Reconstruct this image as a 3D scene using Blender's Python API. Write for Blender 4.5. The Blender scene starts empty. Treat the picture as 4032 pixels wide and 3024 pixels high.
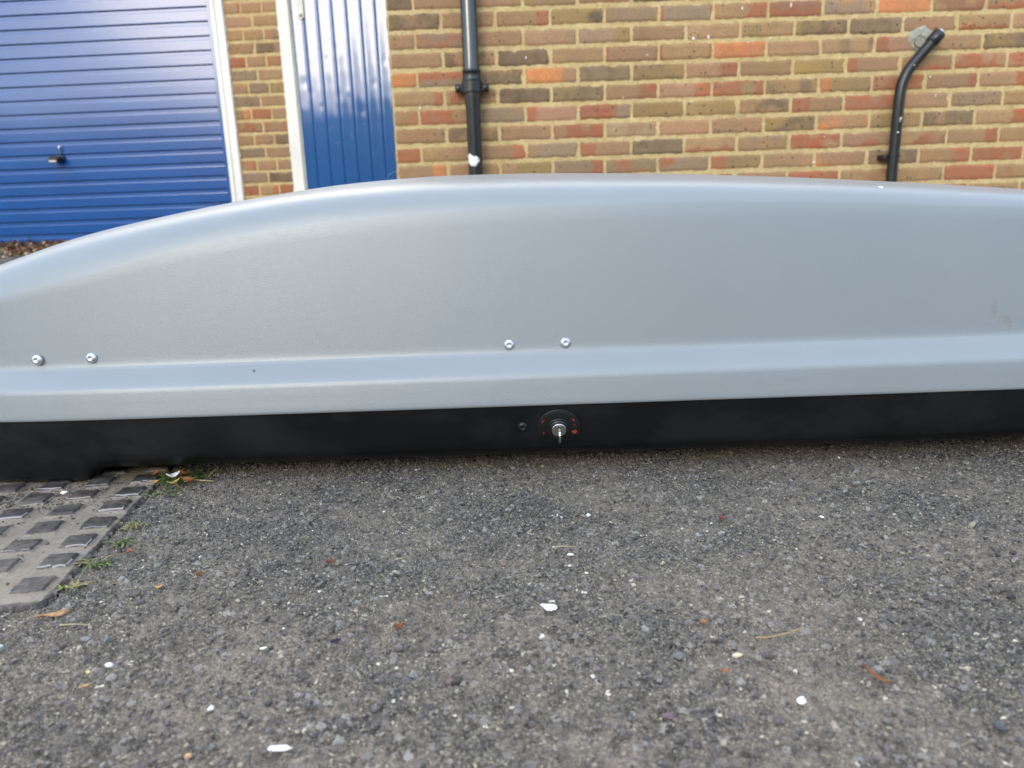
import bpy, math, random
import numpy as np
from mathutils import Matrix, Vector

R = math.radians
scene = bpy.context.scene
col = scene.collection
rng = np.random.default_rng(7)
random.seed(7)

# ---------------------------------------------------------------- camera
H = 0.335
cam_d = bpy.data.cameras.new('camera')
cam = bpy.data.objects.new('camera', cam_d)
col.objects.link(cam)
pitch, roll = R(13.151), R(-1.99)
fw = Vector((0, math.cos(pitch), -math.sin(pitch)))
rt0 = Vector((1, 0, 0))
up0 = rt0.cross(fw)
rt = rt0 * math.cos(roll) + up0 * math.sin(roll)
up = up0 * math.cos(roll) - rt0 * math.sin(roll)
cam.matrix_world = Matrix(((rt.x, up.x, -fw.x, 0), (rt.y, up.y, -fw.y, 0), (rt.z, up.z, -fw.z, H), (0, 0, 0, 1)))
cam_d.sensor_width = 36.0
cam_d.lens = 26.0
cam_d.clip_start = 0.02
cam_d.clip_end = 1500
cam_d.dof.use_dof = True
cam_d.dof.focus_distance = 0.90
cam_d.dof.aperture_fstop = 7.0
scene.camera = cam

# ---------------------------------------------------------------- light
SUN_EL, SUN_AZ = R(21), R(202)
VEIL = (2.65, 2.88, 3.2)
VEIL_LOW, VEIL_HIGH = .5, 2.5
world = bpy.data.worlds.new('World')
scene.world = world
world.use_nodes = True
wnt = world.node_tree
sky = wnt.nodes.new('ShaderNodeTexSky')
sky.sky_type = 'NISHITA'
sky.sun_disc = False
sky.sun_elevation = SUN_EL
sky.sun_rotation = SUN_AZ
sky.air_density = 1.0
sky.dust_density = 0.6
# thin bright cloud veil over the clear sky
wtc = wnt.nodes.new('ShaderNodeTexCoord')
wno = wnt.nodes.new('ShaderNodeTexNoise'); wno.inputs['Scale'].default_value = 2.6; wno.inputs['Detail'].default_value = 5
wmp = wnt.nodes.new('ShaderNodeMapping'); wmp.inputs['Scale'].default_value = (1, 1, 2.2)
wnt.links.new(wtc.outputs['Generated'], wmp.inputs[0]); wnt.links.new(wmp.outputs[0], wno.inputs['Vector'])
wrp = wnt.nodes.new('ShaderNodeValToRGB')
wrp.color_ramp.elements[0].position = .38; wrp.color_ramp.elements[0].color = (VEIL[0] * .55, VEIL[1] * .6, VEIL[2] * .68, 1)
wrp.color_ramp.elements[1].position = .66; wrp.color_ramp.elements[1].color = (*VEIL, 1)
wnt.links.new(wno.outputs[0], wrp.inputs[0])
wsp = wnt.nodes.new('ShaderNodeSeparateXYZ'); wnt.links.new(wtc.outputs['Generated'], wsp.inputs[0])
# the veil is thin low down and thick overhead; the clouds over the garages are warm
wel = wnt.nodes.new('ShaderNodeMapRange'); wel.interpolation_type = 'SMOOTHSTEP'
for i_, v_ in ((1, .10), (2, .62), (3, VEIL_LOW), (4, VEIL_HIGH)): wel.inputs[i_].default_value = v_
wnt.links.new(wsp.outputs[2], wel.inputs[0])
wwm = wnt.nodes.new('ShaderNodeMapRange'); wwm.interpolation_type = 'SMOOTHSTEP'
for i_, v_ in ((1, .42), (2, .80), (3, 0), (4, 1)): wwm.inputs[i_].default_value = v_
wnt.links.new(wsp.outputs[1], wwm.inputs[0])
wtn = wnt.nodes.new('ShaderNodeMix'); wtn.data_type = 'RGBA'; wtn.blend_type = 'MIX'
wtn.inputs[6].default_value = (1, 1, 1, 1); wtn.inputs[7].default_value = (5.6, 4.3, 2.9, 1)
wnt.links.new(wwm.outputs[0], wtn.inputs[0])
wm1 = wnt.nodes.new('ShaderNodeVectorMath'); wm1.operation = 'MULTIPLY'
wnt.links.new(wrp.outputs[0], wm1.inputs[0]); wnt.links.new(wtn.outputs[2], wm1.inputs[1])
wm2 = wnt.nodes.new('ShaderNodeVectorMath'); wm2.operation = 'SCALE'
wnt.links.new(wm1.outputs[0], wm2.inputs[0]); wnt.links.new(wel.outputs[0], wm2.inputs['Scale'])
wad = wnt.nodes.new('ShaderNodeVectorMath'); wad.operation = 'ADD'
wnt.links.new(sky.outputs[0], wad.inputs[0]); wnt.links.new(wm2.outputs[0], wad.inputs[1])
wnt.links.new(wad.outputs[0], wnt.nodes['Background'].inputs[0])
wnt.nodes['Background'].inputs[1].default_value = 0.15
sun_d = bpy.data.lights.new('sun', 'SUN')
sun_d.energy = 0.68
sun_d.angle = R(24)
sun_d.color = (1.0, 0.87, 0.66)
sun = bpy.data.objects.new('sun', sun_d)
col.objects.link(sun)
sd = Vector((math.sin(SUN_AZ) * math.cos(SUN_EL), math.cos(SUN_AZ) * math.cos(SUN_EL), math.sin(SUN_EL)))
sun.rotation_euler = sd.to_track_quat('Z', 'Y').to_euler()
sun.location = (-2, -6, 4)
scene.view_settings.view_transform = 'Standard'
scene.view_settings.look = 'None'
scene.view_settings.gamma = 1
scene.view_settings.exposure = 0.85

# ---------------------------------------------------------------- helpers
ORG = {}

def tag(o, label=None, cat=None, group=None, kind=None):
    if label: o['label'] = label
    if cat: o['category'] = cat
    if group: o['group'] = group
    if kind: o['kind'] = kind
    return o

def empty(name, loc, label, cat, group=None):
    o = bpy.data.objects.new(name, None)
    o.location = loc
    o.empty_display_size = 0.05
    col.objects.link(o)
    ORG[o.name] = Vector(loc)
    return tag(o, label, cat, group)

def link(name, me, mat=None, parent=None, origin=None, smooth=False):
    """mesh is given in world coordinates; it is moved into its own frame."""
    o = bpy.data.objects.new(name, me)
    col.objects.link(o)
    if mat is not None:
        for m in (mat if isinstance(mat, (list, tuple)) else [mat]):
            me.materials.append(m)
    if origin is None:
        origin = ORG[parent.name] if parent is not None else Vector((0, 0, 0))
    origin = Vector(origin)
    me.transform(Matrix.Translation(-origin))
    ORG[o.name] = origin
    if parent is not None:
        o.parent = parent
        o.location = origin - ORG[parent.name]
    else:
        o.location = origin
    if smooth:
        me.shade_smooth()
    me.update()
    return o

class MB:
    def __init__(s):
        s.v = []; s.f = []; s.m = []
    def add(s, vs, fs, mi=0):
        n = len(s.v)
        s.v += [tuple(map(float, v)) for v in vs]
        s.f += [tuple(n + i for i in f) for f in fs]
        s.m += [mi] * len(fs)
        return s
    def mesh(s, name='m'):
        me = bpy.data.meshes.new(name)
        me.from_pydata(s.v, [], s.f)
        me.polygons.foreach_set('material_index', s.m)
        me.update()
        return me
    def box(s, T, a, b, mi=0, bev=0.0):
        """box in local coords (u,d,z) mapped by T; bevelled front edges if bev"""
        (u0, d0, z0), (u1, d1, z1) = a, b
        if bev:
            c = bev
            P = [(u0, d0, z0), (u1, d0, z0), (u1, d0, z1), (u0, d0, z1),
                 (u0, d1 - c, z0), (u1, d1 - c, z0), (u1, d1 - c, z1), (u0, d1 - c, z1),
                 (u0 + c, d1, z0 + c), (u1 - c, d1, z0 + c), (u1 - c, d1, z1 - c), (u0 + c, d1, z1 - c)]
            F = [(0, 1, 2, 3)] + [(i, (i + 1) % 4, 4 + (i + 1) % 4, 4 + i) for i in range(4)] + \
                [(4 + i, 4 + (i + 1) % 4, 8 + (i + 1) % 4, 8 + i) for i in range(4)] + [(8, 9, 10, 11)]
        else:
            P = [(u0, d0, z0), (u1, d0, z0), (u1, d0, z1), (u0, d0, z1),
                 (u0, d1, z0), (u1, d1, z0), (u1, d1, z1), (u0, d1, z1)]
            F = [(0, 1, 2, 3), (4, 7, 6, 5), (0, 4, 5, 1), (1, 5, 6, 2), (2, 6, 7, 3), (3, 7, 4, 0)]
        return s.add([T(*p) for p in P], F, mi)
    def lathe(s, prof, M, n=32, mi=0, cap=True):
        """prof: list of (r, h) along axis; M: matrix 4x4 with local z = axis"""
        vs = []
        for r_, h_ in prof:
            for k in range(n):
                a = 2 * math.pi * k / n
                vs.append(M @ Vector((r_ * math.cos(a), r_ * math.sin(a), h_)))
        fs = []
        for i in range(len(prof) - 1):
            for k in range(n):
                k2 = (k + 1) % n
                fs.append((i * n + k, i * n + k2, (i + 1) * n + k2, (i + 1) * n + k))
        s.add(vs, fs, mi)
        if cap:
            s.add(vs[:n], [tuple(reversed(range(n)))], mi)
            s.add(vs[-n:], [tuple(range(n))], mi)
        return s
    def tube(s, pts, rad, n=20, mi=0, cap=True):
        pts = [Vector(p) for p in pts]
        vs = []; fs = []
        ref = Vector((0, 1, 0))
        for i, p in enumerate(pts):
            t = (pts[min(i + 1, len(pts) - 1)] - pts[max(i - 1, 0)]).normalized()
            if abs(t.dot(ref)) > .95: ref = Vector((1, 0, 0))
            a = t.cross(ref).normalized(); b = t.cross(a)
            r_ = rad[i] if isinstance(rad, (list, tuple)) else rad
            for k in range(n):
                w = 2 * math.pi * k / n
                vs.append(p + (a * math.cos(w) + b * math.sin(w)) * r_)
        for i in range(len(pts) - 1):
            for k in range(n):
                k2 = (k + 1) % n
                fs.append((i * n + k, (i + 1) * n + k, (i + 1) * n + k2, i * n + k2))
        s.add(vs, fs, mi)
        if cap:
            s.add(vs[:n], [tuple(range(n))], mi)
            s.add(vs[-n:], [tuple(reversed(range(n)))], mi)
        return s

def grid_mesh(P, name='g'):
    """P: (ny,nx,3) array -> quad grid mesh"""
    ny, nx = P.shape[:2]
    me = bpy.data.meshes.new(name)
    idx = np.arange(ny * nx).reshape(ny, nx)
    q = np.stack([idx[:-1, :-1], idx[:-1, 1:], idx[1:, 1:], idx[1:, :-1]], -1).reshape(-1, 4)
    np_mesh(me, P.reshape(-1, 3), q)
    return me

def np_mesh(me, V, Q):
    me.vertices.add(len(V)); me.vertices.foreach_set('co', np.ascontiguousarray(V, dtype=np.float32).ravel())
    k = Q.shape[1]
    me.loops.add(Q.size); me.loops.foreach_set('vertex_index', np.ascontiguousarray(Q, dtype=np.int32).ravel())
    me.polygons.add(len(Q))
    me.polygons.foreach_set('loop_start', np.arange(0, Q.size, k, dtype=np.int32))
    me.polygons.foreach_set('loop_total', np.full(len(Q), k, dtype=np.int32))
    me.update(calc_edges=True)
    me.validate()

def vcol(me, name, C):
    a = me.color_attributes.new(name, 'FLOAT_COLOR', 'POINT')
    if C.shape[1] == 3: C = np.concatenate([C, np.ones((len(C), 1))], 1)
    a.data.foreach_set('color', np.ascontiguousarray(C, dtype=np.float32).ravel())

def vfloat(me, name, F):
    a = me.attributes.new(name, 'FLOAT', 'POINT')
    a.data.foreach_set('value', np.ascontiguousarray(F, dtype=np.float32))

# ---------------------------------------------------------------- node helper
class N:
    def __init__(s, name):
        s.mat = bpy.data.materials.new(name)
        s.mat.use_nodes = True
        s.nt = s.mat.node_tree
        s.b = s.nt.nodes['Principled BSDF']
        s.out = s.nt.nodes['Material Output']
    def n(s, t, **kw):
        nd = s.nt.nodes.new(t)
        for k, v in kw.items():
            if hasattr(nd, k): setattr(nd, k, v)
        return nd
    def L(s, a, b):
        s.nt.links.new(a, b)
    def sock(s, inp, v):
        if hasattr(v, 'is_output'): s.L(v, inp)
        else: inp.default_value = v
    def coord(s, scale=(1, 1, 1), rot=(0, 0, 0)):
        tc = s.n('ShaderNodeTexCoord')
        mp = s.n('ShaderNodeMapping')
        mp.inputs['Scale'].default_value = scale
        mp.inputs['Rotation'].default_value = rot
        s.L(tc.outputs['Object'], mp.inputs['Vector'])
        return mp.outputs[0]
    def noise(s, vec, scale, detail=3, rough=.5, dist=0.0, out='Fac'):
        t = s.n('ShaderNodeTexNoise')
        t.inputs['Scale'].default_value = scale
        t.inputs['Detail'].default_value = detail
        t.inputs['Roughness'].default_value = rough
        t.inputs['Distortion'].default_value = dist
        s.L(vec, t.inputs['Vector'])
        return t.outputs[out]
    def voro(s, vec, scale, feature='F1', rand=1.0):
        t = s.n('ShaderNodeTexVoronoi', feature=feature)
        t.inputs['Scale'].default_value = scale
        t.inputs['Randomness'].default_value = rand
        s.L(vec, t.inputs['Vector'])
        return t
    def math(s, op, a, b=0.0, c=0.0, clamp=False):
        m = s.n('ShaderNodeMath', operation=op, use_clamp=clamp)
        s.sock(m.inputs[0], a); s.sock(m.inputs[1], b); s.sock(m.inputs[2], c)
        return m.outputs[0]
    def ramp(s, fac, stops, interp='LINEAR'):
        r_ = s.n('ShaderNodeValToRGB')
        r_.color_ramp.interpolation = interp
        e = r_.color_ramp.elements
        while len(e) < len(stops): e.new(0.5)
        for el, (p, c) in zip(e, stops):
            el.position = p
            el.color = (c, c, c, 1) if not isinstance(c, (tuple, list)) else (*c[:3], 1)
        s.L(fac, r_.inputs[0])
        return r_.outputs[0]
    def mix(s, fac, a, b, blend='MIX'):
        m = s.n('ShaderNodeMix', data_type='RGBA', blend_type=blend)
        s.sock(m.inputs[0], fac)
        for i, v in ((6, a), (7, b)):
            if hasattr(v, 'is_output'): s.L(v, m.inputs[i])
            else: m.inputs[i].default_value = (*v[:3], 1)
        return m.outputs[2]
    def attr(s, name, out='Color'):
        a = s.n('ShaderNodeAttribute'); a.attribute_name = name
        return a.outputs[out]
    def bump(s, h, dist=.001, strength=1.0, normal=None):
        b = s.n('ShaderNodeBump')
        b.inputs['Distance'].default_value = dist
        b.inputs['Strength'].default_value = strength
        s.L(h, b.inputs['Height'])
        if normal is not None: s.L(normal, b.inputs['Normal'])
        return b.outputs[0]
    def set(s, **kw):
        names = dict(color='Base Color', rough='Roughness', metal='Metallic', normal='Normal', spec='Specular IOR Level',
                     coat='Coat Weight', coat_rough='Coat Roughness', coat_ior='Coat IOR', ior='IOR', sss='Subsurface Weight')
        for k, v in kw.items():
            inp = s.b.inputs[names[k]]
            if hasattr(v, 'is_output'): s.L(v, inp)
            elif k == 'color': inp.default_value = (*v, 1)
            else: inp.default_value = v
        return s

# ---------------------------------------------------------------- materials
def mat_asphalt():
    m = N('asphalt')
    c = m.coord()
    wob = m.n('ShaderNodeMixRGB', blend_type='ADD'); wob.inputs[0].default_value = .0035
    m.L(c, wob.inputs[1]); m.L(m.noise(c, 160, 2, out='Color'), wob.inputs[2])
    cw = wob.outputs[0]
    v1 = m.voro(cw, 330); v2 = m.voro(cw, 125); v3 = m.voro(cw, 720)
    big = m.noise(c, 7, 4, .6)
    med = m.noise(c, 38, 3, .6)
    r1 = m.n('ShaderNodeSeparateColor'); m.L(v1.outputs['Color'], r1.inputs[0])
    r2 = m.n('ShaderNodeSeparateColor'); m.L(v2.outputs['Color'], r2.inputs[0])
    r3 = m.n('ShaderNodeSeparateColor'); m.L(v3.outputs['Color'], r3.inputs[0])
    stops = [(0, (.030, .029, .029)), (.3, (.062, .059, .056)), (.6, (.112, .105, .096)), (.85, (.180, .168, .150)),
             (.965, (.25, .23, .195)), (.99, (.42, .38, .30)), (1, (.70, .66, .58))]
    col1 = m.ramp(r1.outputs[0], stops)
    col2 = m.ramp(r2.outputs[0], [(0, (.060, .060, .062)), (.35, (.105, .104, .103)), (.6, (.135, .118, .114)), (.85, (.185, .182, .172)), (1, (.25, .25, .235))])
    col3 = m.ramp(r3.outputs[1], [(0, (.035, .033, .031)), (.5, (.105, .096, .084)), (.9, (.175, .158, .13)), (.985, (.30, .26, .19)), (1, (.55, .50, .40))])
    bigmask = m.math('MULTIPLY', m.math('GREATER_THAN', r2.outputs[1], .80), m.math('LESS_THAN', v2.outputs['Distance'], .48))
    fine = m.ramp(r1.outputs[2], [(.40, 0), (.44, 1)])
    base = m.mix(fine, col1, col3)
    base = m.mix(bigmask, base, col2)
    dust = m.ramp(m.math('ADD', m.math('MULTIPLY', big, .75), m.math('MULTIPLY', med, .35)), [(.45, 0.0), (.70, .52)])
    dustc = m.mix(m.noise(c, 900, 2), (0.162, 0.134, 0.105), (0.324, 0.271, 0.214))
    base = m.mix(dust, base, dustc)
    # fine cream specks, then dark specks painted in as crevice shading
    base = m.mix(m.ramp(m.noise(c, 1400, 2, .7), [(.62, 0), (.72, .6)]), base, (.36, .31, .21))
    base = m.mix(m.ramp(m.noise(c, 700, 2, .7), [(.30, .75), (.42, 0)]), base, (.03, .027, .024))
    base = m.mix(1.0, base, (1.24, 1.22, 1.18), 'MULTIPLY')
    m.set(color=base, rough=.9, spec=.2)
    # height
    h1 = m.math('SUBTRACT', .55, v1.outputs['Distance'])
    h2 = m.math('MULTIPLY', bigmask, m.math('SUBTRACT', .75, m.math('MULTIPLY', v2.outputs['Distance'], 1.1)))
    h3 = m.math('SUBTRACT', .5, v3.outputs['Distance'])
    hh = m.math('ADD', m.math('MULTIPLY', h1, m.math('SUBTRACT', 1.15, dust)), m.math('MULTIPLY', h2, 1.5))
    hh = m.math('ADD', hh, m.math('MULTIPLY', h3, .35))
    hh = m.math('ADD', hh, m.math('MULTIPLY', m.noise(c, 60, 3), .9))
    dn = m.n('ShaderNodeDisplacement')
    dn.inputs['Midlevel'].default_value = .9
    dn.inputs['Scale'].default_value = .0036
    m.L(hh, dn.inputs['Height'])
    m.L(dn.outputs[0], m.out.inputs['Displacement'])
    m.mat.displacement_method = 'BOTH'
    return m.mat

def mat_brick():
    m = N('brick')
    c = m.coord()
    A = m.attr('colA'); B = m.attr('colB'); f = m.attr('mixf', 'Fac')
    nz = m.noise(c, 45, 4, .65)
    fac = m.ramp(m.math('ADD', f, m.math('MULTIPLY', m.math('SUBTRACT', nz, .5), .55)), [(.36, 0), (.62, 1)])
    base = m.mix(fac, A, B)
    n2 = m.noise(c, 22, 4, .6); n3 = m.noise(c, 260, 3, .6)
    base = m.mix(m.ramp(n2, [(.3, .75), (.7, 0)]), base, m.mix(.65, base, (.30, .205, .115)))
    tone = m.ramp(n3, [(.25, .62), (.75, 1.22)])
    base = m.mix(1.0, base, tone, 'MULTIPLY')
    sp = m.voro(c, 62); rs = m.n('ShaderNodeSeparateColor'); m.L(sp.outputs['Color'], rs.inputs[0])
    msk = m.math('MULTIPLY', m.math('GREATER_THAN', rs.outputs[0], .80), m.math('LESS_THAN', sp.outputs['Distance'], .26))
    msk = m.math('MULTIPLY', msk, m.attr('speck', 'Fac'), clamp=True)
    base = m.mix(msk, base, (.02, .022, .026))
    lt = m.ramp(m.noise(c, 90, 4, .7), [(.68, 0), (.80, .5)])
    base = m.mix(lt, base, (.42, .34, .24))
    # mortar smeared over the arrises
    ed = m.math('ADD', m.attr('edge', 'Fac'), m.math('MULTIPLY', m.math('SUBTRACT', m.noise(c, 70, 5, .75), .5), 1.5))
    base = m.mix(m.ramp(ed, [(.06, .75), (.24, 0)]), base, (.50, .39, .205))
    base = m.mix(m.ramp(m.noise(c, 2.2, 4, .6), [(.42, .28), (.62, 0)]), base, (.20, .14, .085))
    m.set(color=base, rough=.88, spec=.25, normal=m.bump(m.math('ADD', n3, m.noise(c, 700, 2)), .0012, .7))
    return m.mat

def mat_mortar():
    m = N('mortar')
    c = m.coord()
    n1 = m.noise(c, 30, 4, .6); n2 = m.noise(c, 420, 3, .6)
    base = m.ramp(n1, [(.25, (.47, .34, .155)), (.55, (.58, .445, .22)), (.8, (.64, .51, .28))])
    base = m.mix(m.ramp(m.noise(c, 120, 3), [(.52, 0), (.7, .75)]), base, (.30, .23, .10))
    base = m.mix(m.ramp(m.noise(c, 8, 5, .7), [(.5, 0), (.68, .5)]), base, (.34, .25, .13))
    m.set(color=base, rough=.93, spec=.2, normal=m.bump(m.math('ADD', n2, m.noise(c, 90, 3)), .0025, .7))
    return m.mat

def mat_paint(name, rgb, rough, coat=.0, wear=True, wave=.0, crough=.10, spec=.5):
    m = N(name)
    c = m.coord()
    n1 = m.noise(c, 3, 4, .6); n2 = m.noise(c, 60, 3, .6)
    base = m.mix(m.ramp(n1, [(.3, 0), (.7, 1)]), tuple(x * .9 for x in rgb), tuple(min(1, x * 1.08) for x in rgb))
    if wear:
        sc = m.noise(m.coord((1, 1, .25)), 50, 5, .75)
        base = m.mix(m.ramp(sc, [(.68, 0), (.8, .30)]), base, tuple(min(1, x * .6 + .25) for x in rgb))
    rr = m.ramp(n2, [(.3, rough * .85), (.7, min(1, rough * 1.25))])
    h = m.math('ADD', m.math('MULTIPLY', m.noise(c, 9, 2), wave), m.math('MULTIPLY', m.noise(c, 350, 2), .05))
    m.set(color=base, rough=rr, coat=coat, coat_rough=crough, coat_ior=1.5 + (.2 if coat > .9 else .35 if coat > .5 else 0), spec=spec, normal=m.bump(h, .004, .6))
    return m.mat

def mat_lid():
    m = N('silver_plastic')
    c = m.coord((1, 1, 1.7), (0, R(14), 0))
    wr = m.noise(c, 560, 1, .5, .5)
    vz = m.voro(c, 620)
    rid = m.math('ABSOLUTE', m.math('SUBTRACT', wr, .5))
    grain = m.math('ADD', m.math('MULTIPLY', rid, 3.0), m.math('MULTIPLY', vz.outputs['Distance'], .35))
    cc = m.coord()
    big = m.noise(cc, 6, 3, .6)
    base = m.mix(m.ramp(big, [(.3, 0), (.7, 1)]), (.243, .266, .276), (.257, .279, .288))
    # dried brown splash at the right end, faint scuffs
    tc = m.n('ShaderNodeTexCoord'); sp = m.n('ShaderNodeSeparateXYZ'); m.L(tc.outputs['Object'], sp.inputs[0])
    def blob(x, z, rx, rz):
        dx = m.math('DIVIDE', m.math('SUBTRACT', sp.outputs[0], x), rx)
        dz = m.math('DIVIDE', m.math('SUBTRACT', sp.outputs[2], z), rz)
        return m.math('SUBTRACT', 1.0, m.math('ADD', m.math('MULTIPLY', dx, dx), m.math('MULTIPLY', dz, dz)), clamp=True)
    s1 = m.math('MAXIMUM', blob(.604, .196, .006, .014), m.math('MAXIMUM', blob(.617, .183, .010, .008), blob(.623, .176, .004, .012)))
    s1 = m.math('MULTIPLY', s1, m.ramp(m.noise(cc, 420, 4, .7), [(.4, 0), (.6, .38)]))
    base = m.mix(s1, base, (.17, .14, .07))
    sc = m.ramp(m.noise(m.coord((1, 1, 2.5)), 14, 5, .75), [(.66, 0), (.78, .22)])
    base = m.mix(sc, base, (.24, .25, .25))
    d1 = m.math('MULTIPLY', m.math('GREATER_THAN', blob(-.3245, .150, .0022, .0016), .3), .8)
    d2 = m.math('MULTIPLY', m.math('GREATER_THAN', blob(.47, .349, .004, .0012), .3), .8)
    base = m.mix(d1, base, (.02, .02, .02)); base = m.mix(d2, base, (.9, .9, .9))
    m.set(color=base, metal=.18, rough=.34, spec=.5, normal=m.bump(grain, .00030, .36))
    return m.mat

def mat_black_plastic():
    m = N('black_plastic')
    c = m.coord()
    sm = m.noise(m.coord((.6, 1, 1)), 14, 4, .65)
    base = m.mix(m.ramp(sm, [(.46, 0), (.58, 1)]), (.0040, .0052, .0068), (.0095, .0112, .0130))
    rr = m.ramp(m.noise(m.coord((.7, 1, 1)), 11, 4, .7), [(.35, .30), (.65, .52)])
    m.set(color=base, rough=rr, spec=.42, normal=m.bump(m.noise(c, 500, 3), .0003, .5))
    return m.mat

def mat_plain(name, rgb, rough=.5, metal=0.0, var=.2, scale=80, bump=.0005, spec=.5, rgb2=None):
    m = N(name)
    c = m.coord()
    n1 = m.noise(c, scale, 4, .65)
    lo = tuple(x * (1 - var) for x in rgb); hi = rgb2 or tuple(min(1, x * (1 + var)) for x in rgb)
    m.set(color=m.mix(m.ramp(n1, [(.3, 0), (.7, 1)]), lo, hi), rough=rough, metal=metal, spec=spec,
          normal=m.bump(m.noise(c, scale * 3, 3), bump, .6))
    return m.mat

def mat_cover():
    m = N('cast_iron')
    c = m.coord()
    hgt = m.attr('hgt', 'Fac')
    n1 = m.noise(c, 26, 5, .65); n2 = m.noise(c, 220, 4, .65)
    iron = m.mix(m.ramp(m.noise(m.coord((1, 3, 1)), 90, 4, .7), [(.35, 0), (.65, 1)]), (.020, .0165, .015), (.055, .046, .044))
    dirt = m.mix(m.ramp(n1, [(.3, 0), (.7, 1)]), (.185, .150, .112), (.280, .240, .190))
    dirt = m.mix(m.ramp(n2, [(.5, 0), (.75, .8)]), dirt, (.15, .125, .095))
    rust = m.ramp(m.noise(c, 40, 4, .7), [(.60, 0), (.74, .7)])
    dirt = m.mix(rust, dirt, (.19, .10, .045))
    k = m.ramp(m.math('ADD', hgt, m.math('MULTIPLY', m.math('SUBTRACT', m.noise(c, 140, 3), .5), .5)), [(.32, 0), (.52, 1)])
    base = m.mix(k, dirt, iron)
    edge = m.ramp(m.attr('wear', 'Fac'), [(.4, 0), (.7, .75)])  # pale stud edges: wear plus a sky glint painted into the colour
    base = m.mix(edge, base, (.42, .40, .38))
    rr = m.math('SUBTRACT', .9, m.math('MULTIPLY', k, .36))
    base = m.mix(m.ramp(m.noise(c, 55, 5, .75), [(.45, .05), (.70, .5)]), base, dirt)
    m.set(color=base, rough=rr, spec=.45, normal=m.bump(m.math('ADD', n2, m.noise(c, 600, 3)), .0009, .7))
    return m.mat

def mat_stones():
    m = N('stones')
    c = m.coord()
    base = m.mix(1.0, m.attr('col'), m.ramp(m.noise(c, 900, 3), [(.3, .72), (.7, 1.2)]), 'MULTIPLY')
    m.set(color=base, rough=.8, spec=.4, normal=m.bump(m.noise(c, 1500, 2), .0003, .6))
    return m.mat

def mat_vcol(name, rough=.7, spec=.3, sss=0):
    m = N(name)
    c = m.coord()
    base = m.mix(1.0, m.attr('col'), m.ramp(m.noise(c, 400, 3), [(.3, .75), (.7, 1.2)]), 'MULTIPLY')
    m.set(color=base, rough=rough, spec=spec)
    return m.mat

def mat_reflection_mass():
    m = N('reflection_mass_green')
    c = m.coord()
    m.set(color=m.mix(m.ramp(m.noise(c, 1.2, 5, .7), [(.35, 0), (.65, 1)]), (.030, .040, .022), (.075, .080, .050)), rough=.95, spec=.1)
    return m.mat

M_ASPH = mat_asphalt(); M_BRICK = mat_brick(); M_MORT = mat_mortar()
M_BLUE = mat_paint('blue_garage_paint', (.0008, .066, .255), .30, .58, wear=False, crough=.15, spec=.2)
M_BLUE2 = mat_paint('blue_door_paint', (.0010, .078, .27), .30, 1.0, wear=True, wave=.10, crough=.075, spec=.15)
M_WHITE = mat_paint('white_paint', (.78, .76, .70), .5, .0, wear=False, wave=.1)
M_LID = mat_lid(); M_BLK = mat_black_plastic()
M_PIPE = mat_paint('black_satin_paint', (.008, .009, .011), .34, .15, wear=False, wave=.3)
M_GLOSS = mat_paint('black_gloss_paint', (.006, .007, .008), .35, .9, wear=False, wave=.05, crough=.03, spec=.05)
M_STEEL = mat_plain('bright_steel', (.62, .60, .57), .30, 1.0, .12, 300)
M_RIVET = mat_plain('rivet_aluminium', (.58, .60, .62), .34, .85, .1, 300)
M_RED = mat_plain('red_enamel', (.38, .035, .025), .6)
M_COVER = mat_cover(); M_STONE = mat_stones()
M_LEAF = mat_vcol('dry_leaf', .8, .2); M_GRASS = mat_vcol('grass_blade', .55, .3)
M_WSTONE = mat_plain('white_stone', (.80, .79, .80), .6, 0, .08, 150)
M_GREYMORT = mat_plain('grey_cement', (.30, .29, .23), .95, 0, .35, 60, .002)
M_ROOF = mat_plain('roof_felt', (.022, .022, .022), .95, spec=.1)

# ---------------------------------------------------------------- ground
def g_height(x, y):
    t = np.clip((y - 1.15) / .5, 0, 1)
    s = t * t * (3 - 2 * t)
    yy = np.clip(y, 0, 4.95)
    return s * .0605 * np.clip(yy - 1.25, 0, None)

PO = np.array([-.432, .612]); E1 = np.array([-.9925, -.122]); E2 = np.array([-.122, .9925])
PW, PD = .46, .50
def plate_uv(x, y):
    dx, dy = x - PO[0], y - PO[1]
    return dx * E1[0] + dy * E1[1], dx * E2[0] + dy * E2[1]

def graded(a, b, step, lo, hi, growth=1.13):
    core = np.arange(a, b + step / 2, step)
    L_ = []; s_, x_ = step, a
    while x_ > lo: s_ *= growth; x_ -= s_; L_.append(x_)
    Rr = []; s_, x_ = step, core[-1]
    while x_ < hi: s_ *= growth; x_ += s_; Rr.append(x_)
    return np.concatenate([np.array(L_[::-1]), core, np.array(Rr)])

def rnd_noise2(x, y, seed, scale):
    """cheap smooth pseudo-noise from sines, -1..1"""
    r_ = np.random.default_rng(seed)
    out = 0
    for i in range(6):
        a = r_.uniform(0, 2 * np.pi); k = scale * r_.uniform(.6, 1.8); ph = r_.uniform(0, 6.28)
        out = out + np.sin((x * np.cos(a) + y * np.sin(a)) * k + ph)
    return out / 4

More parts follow.
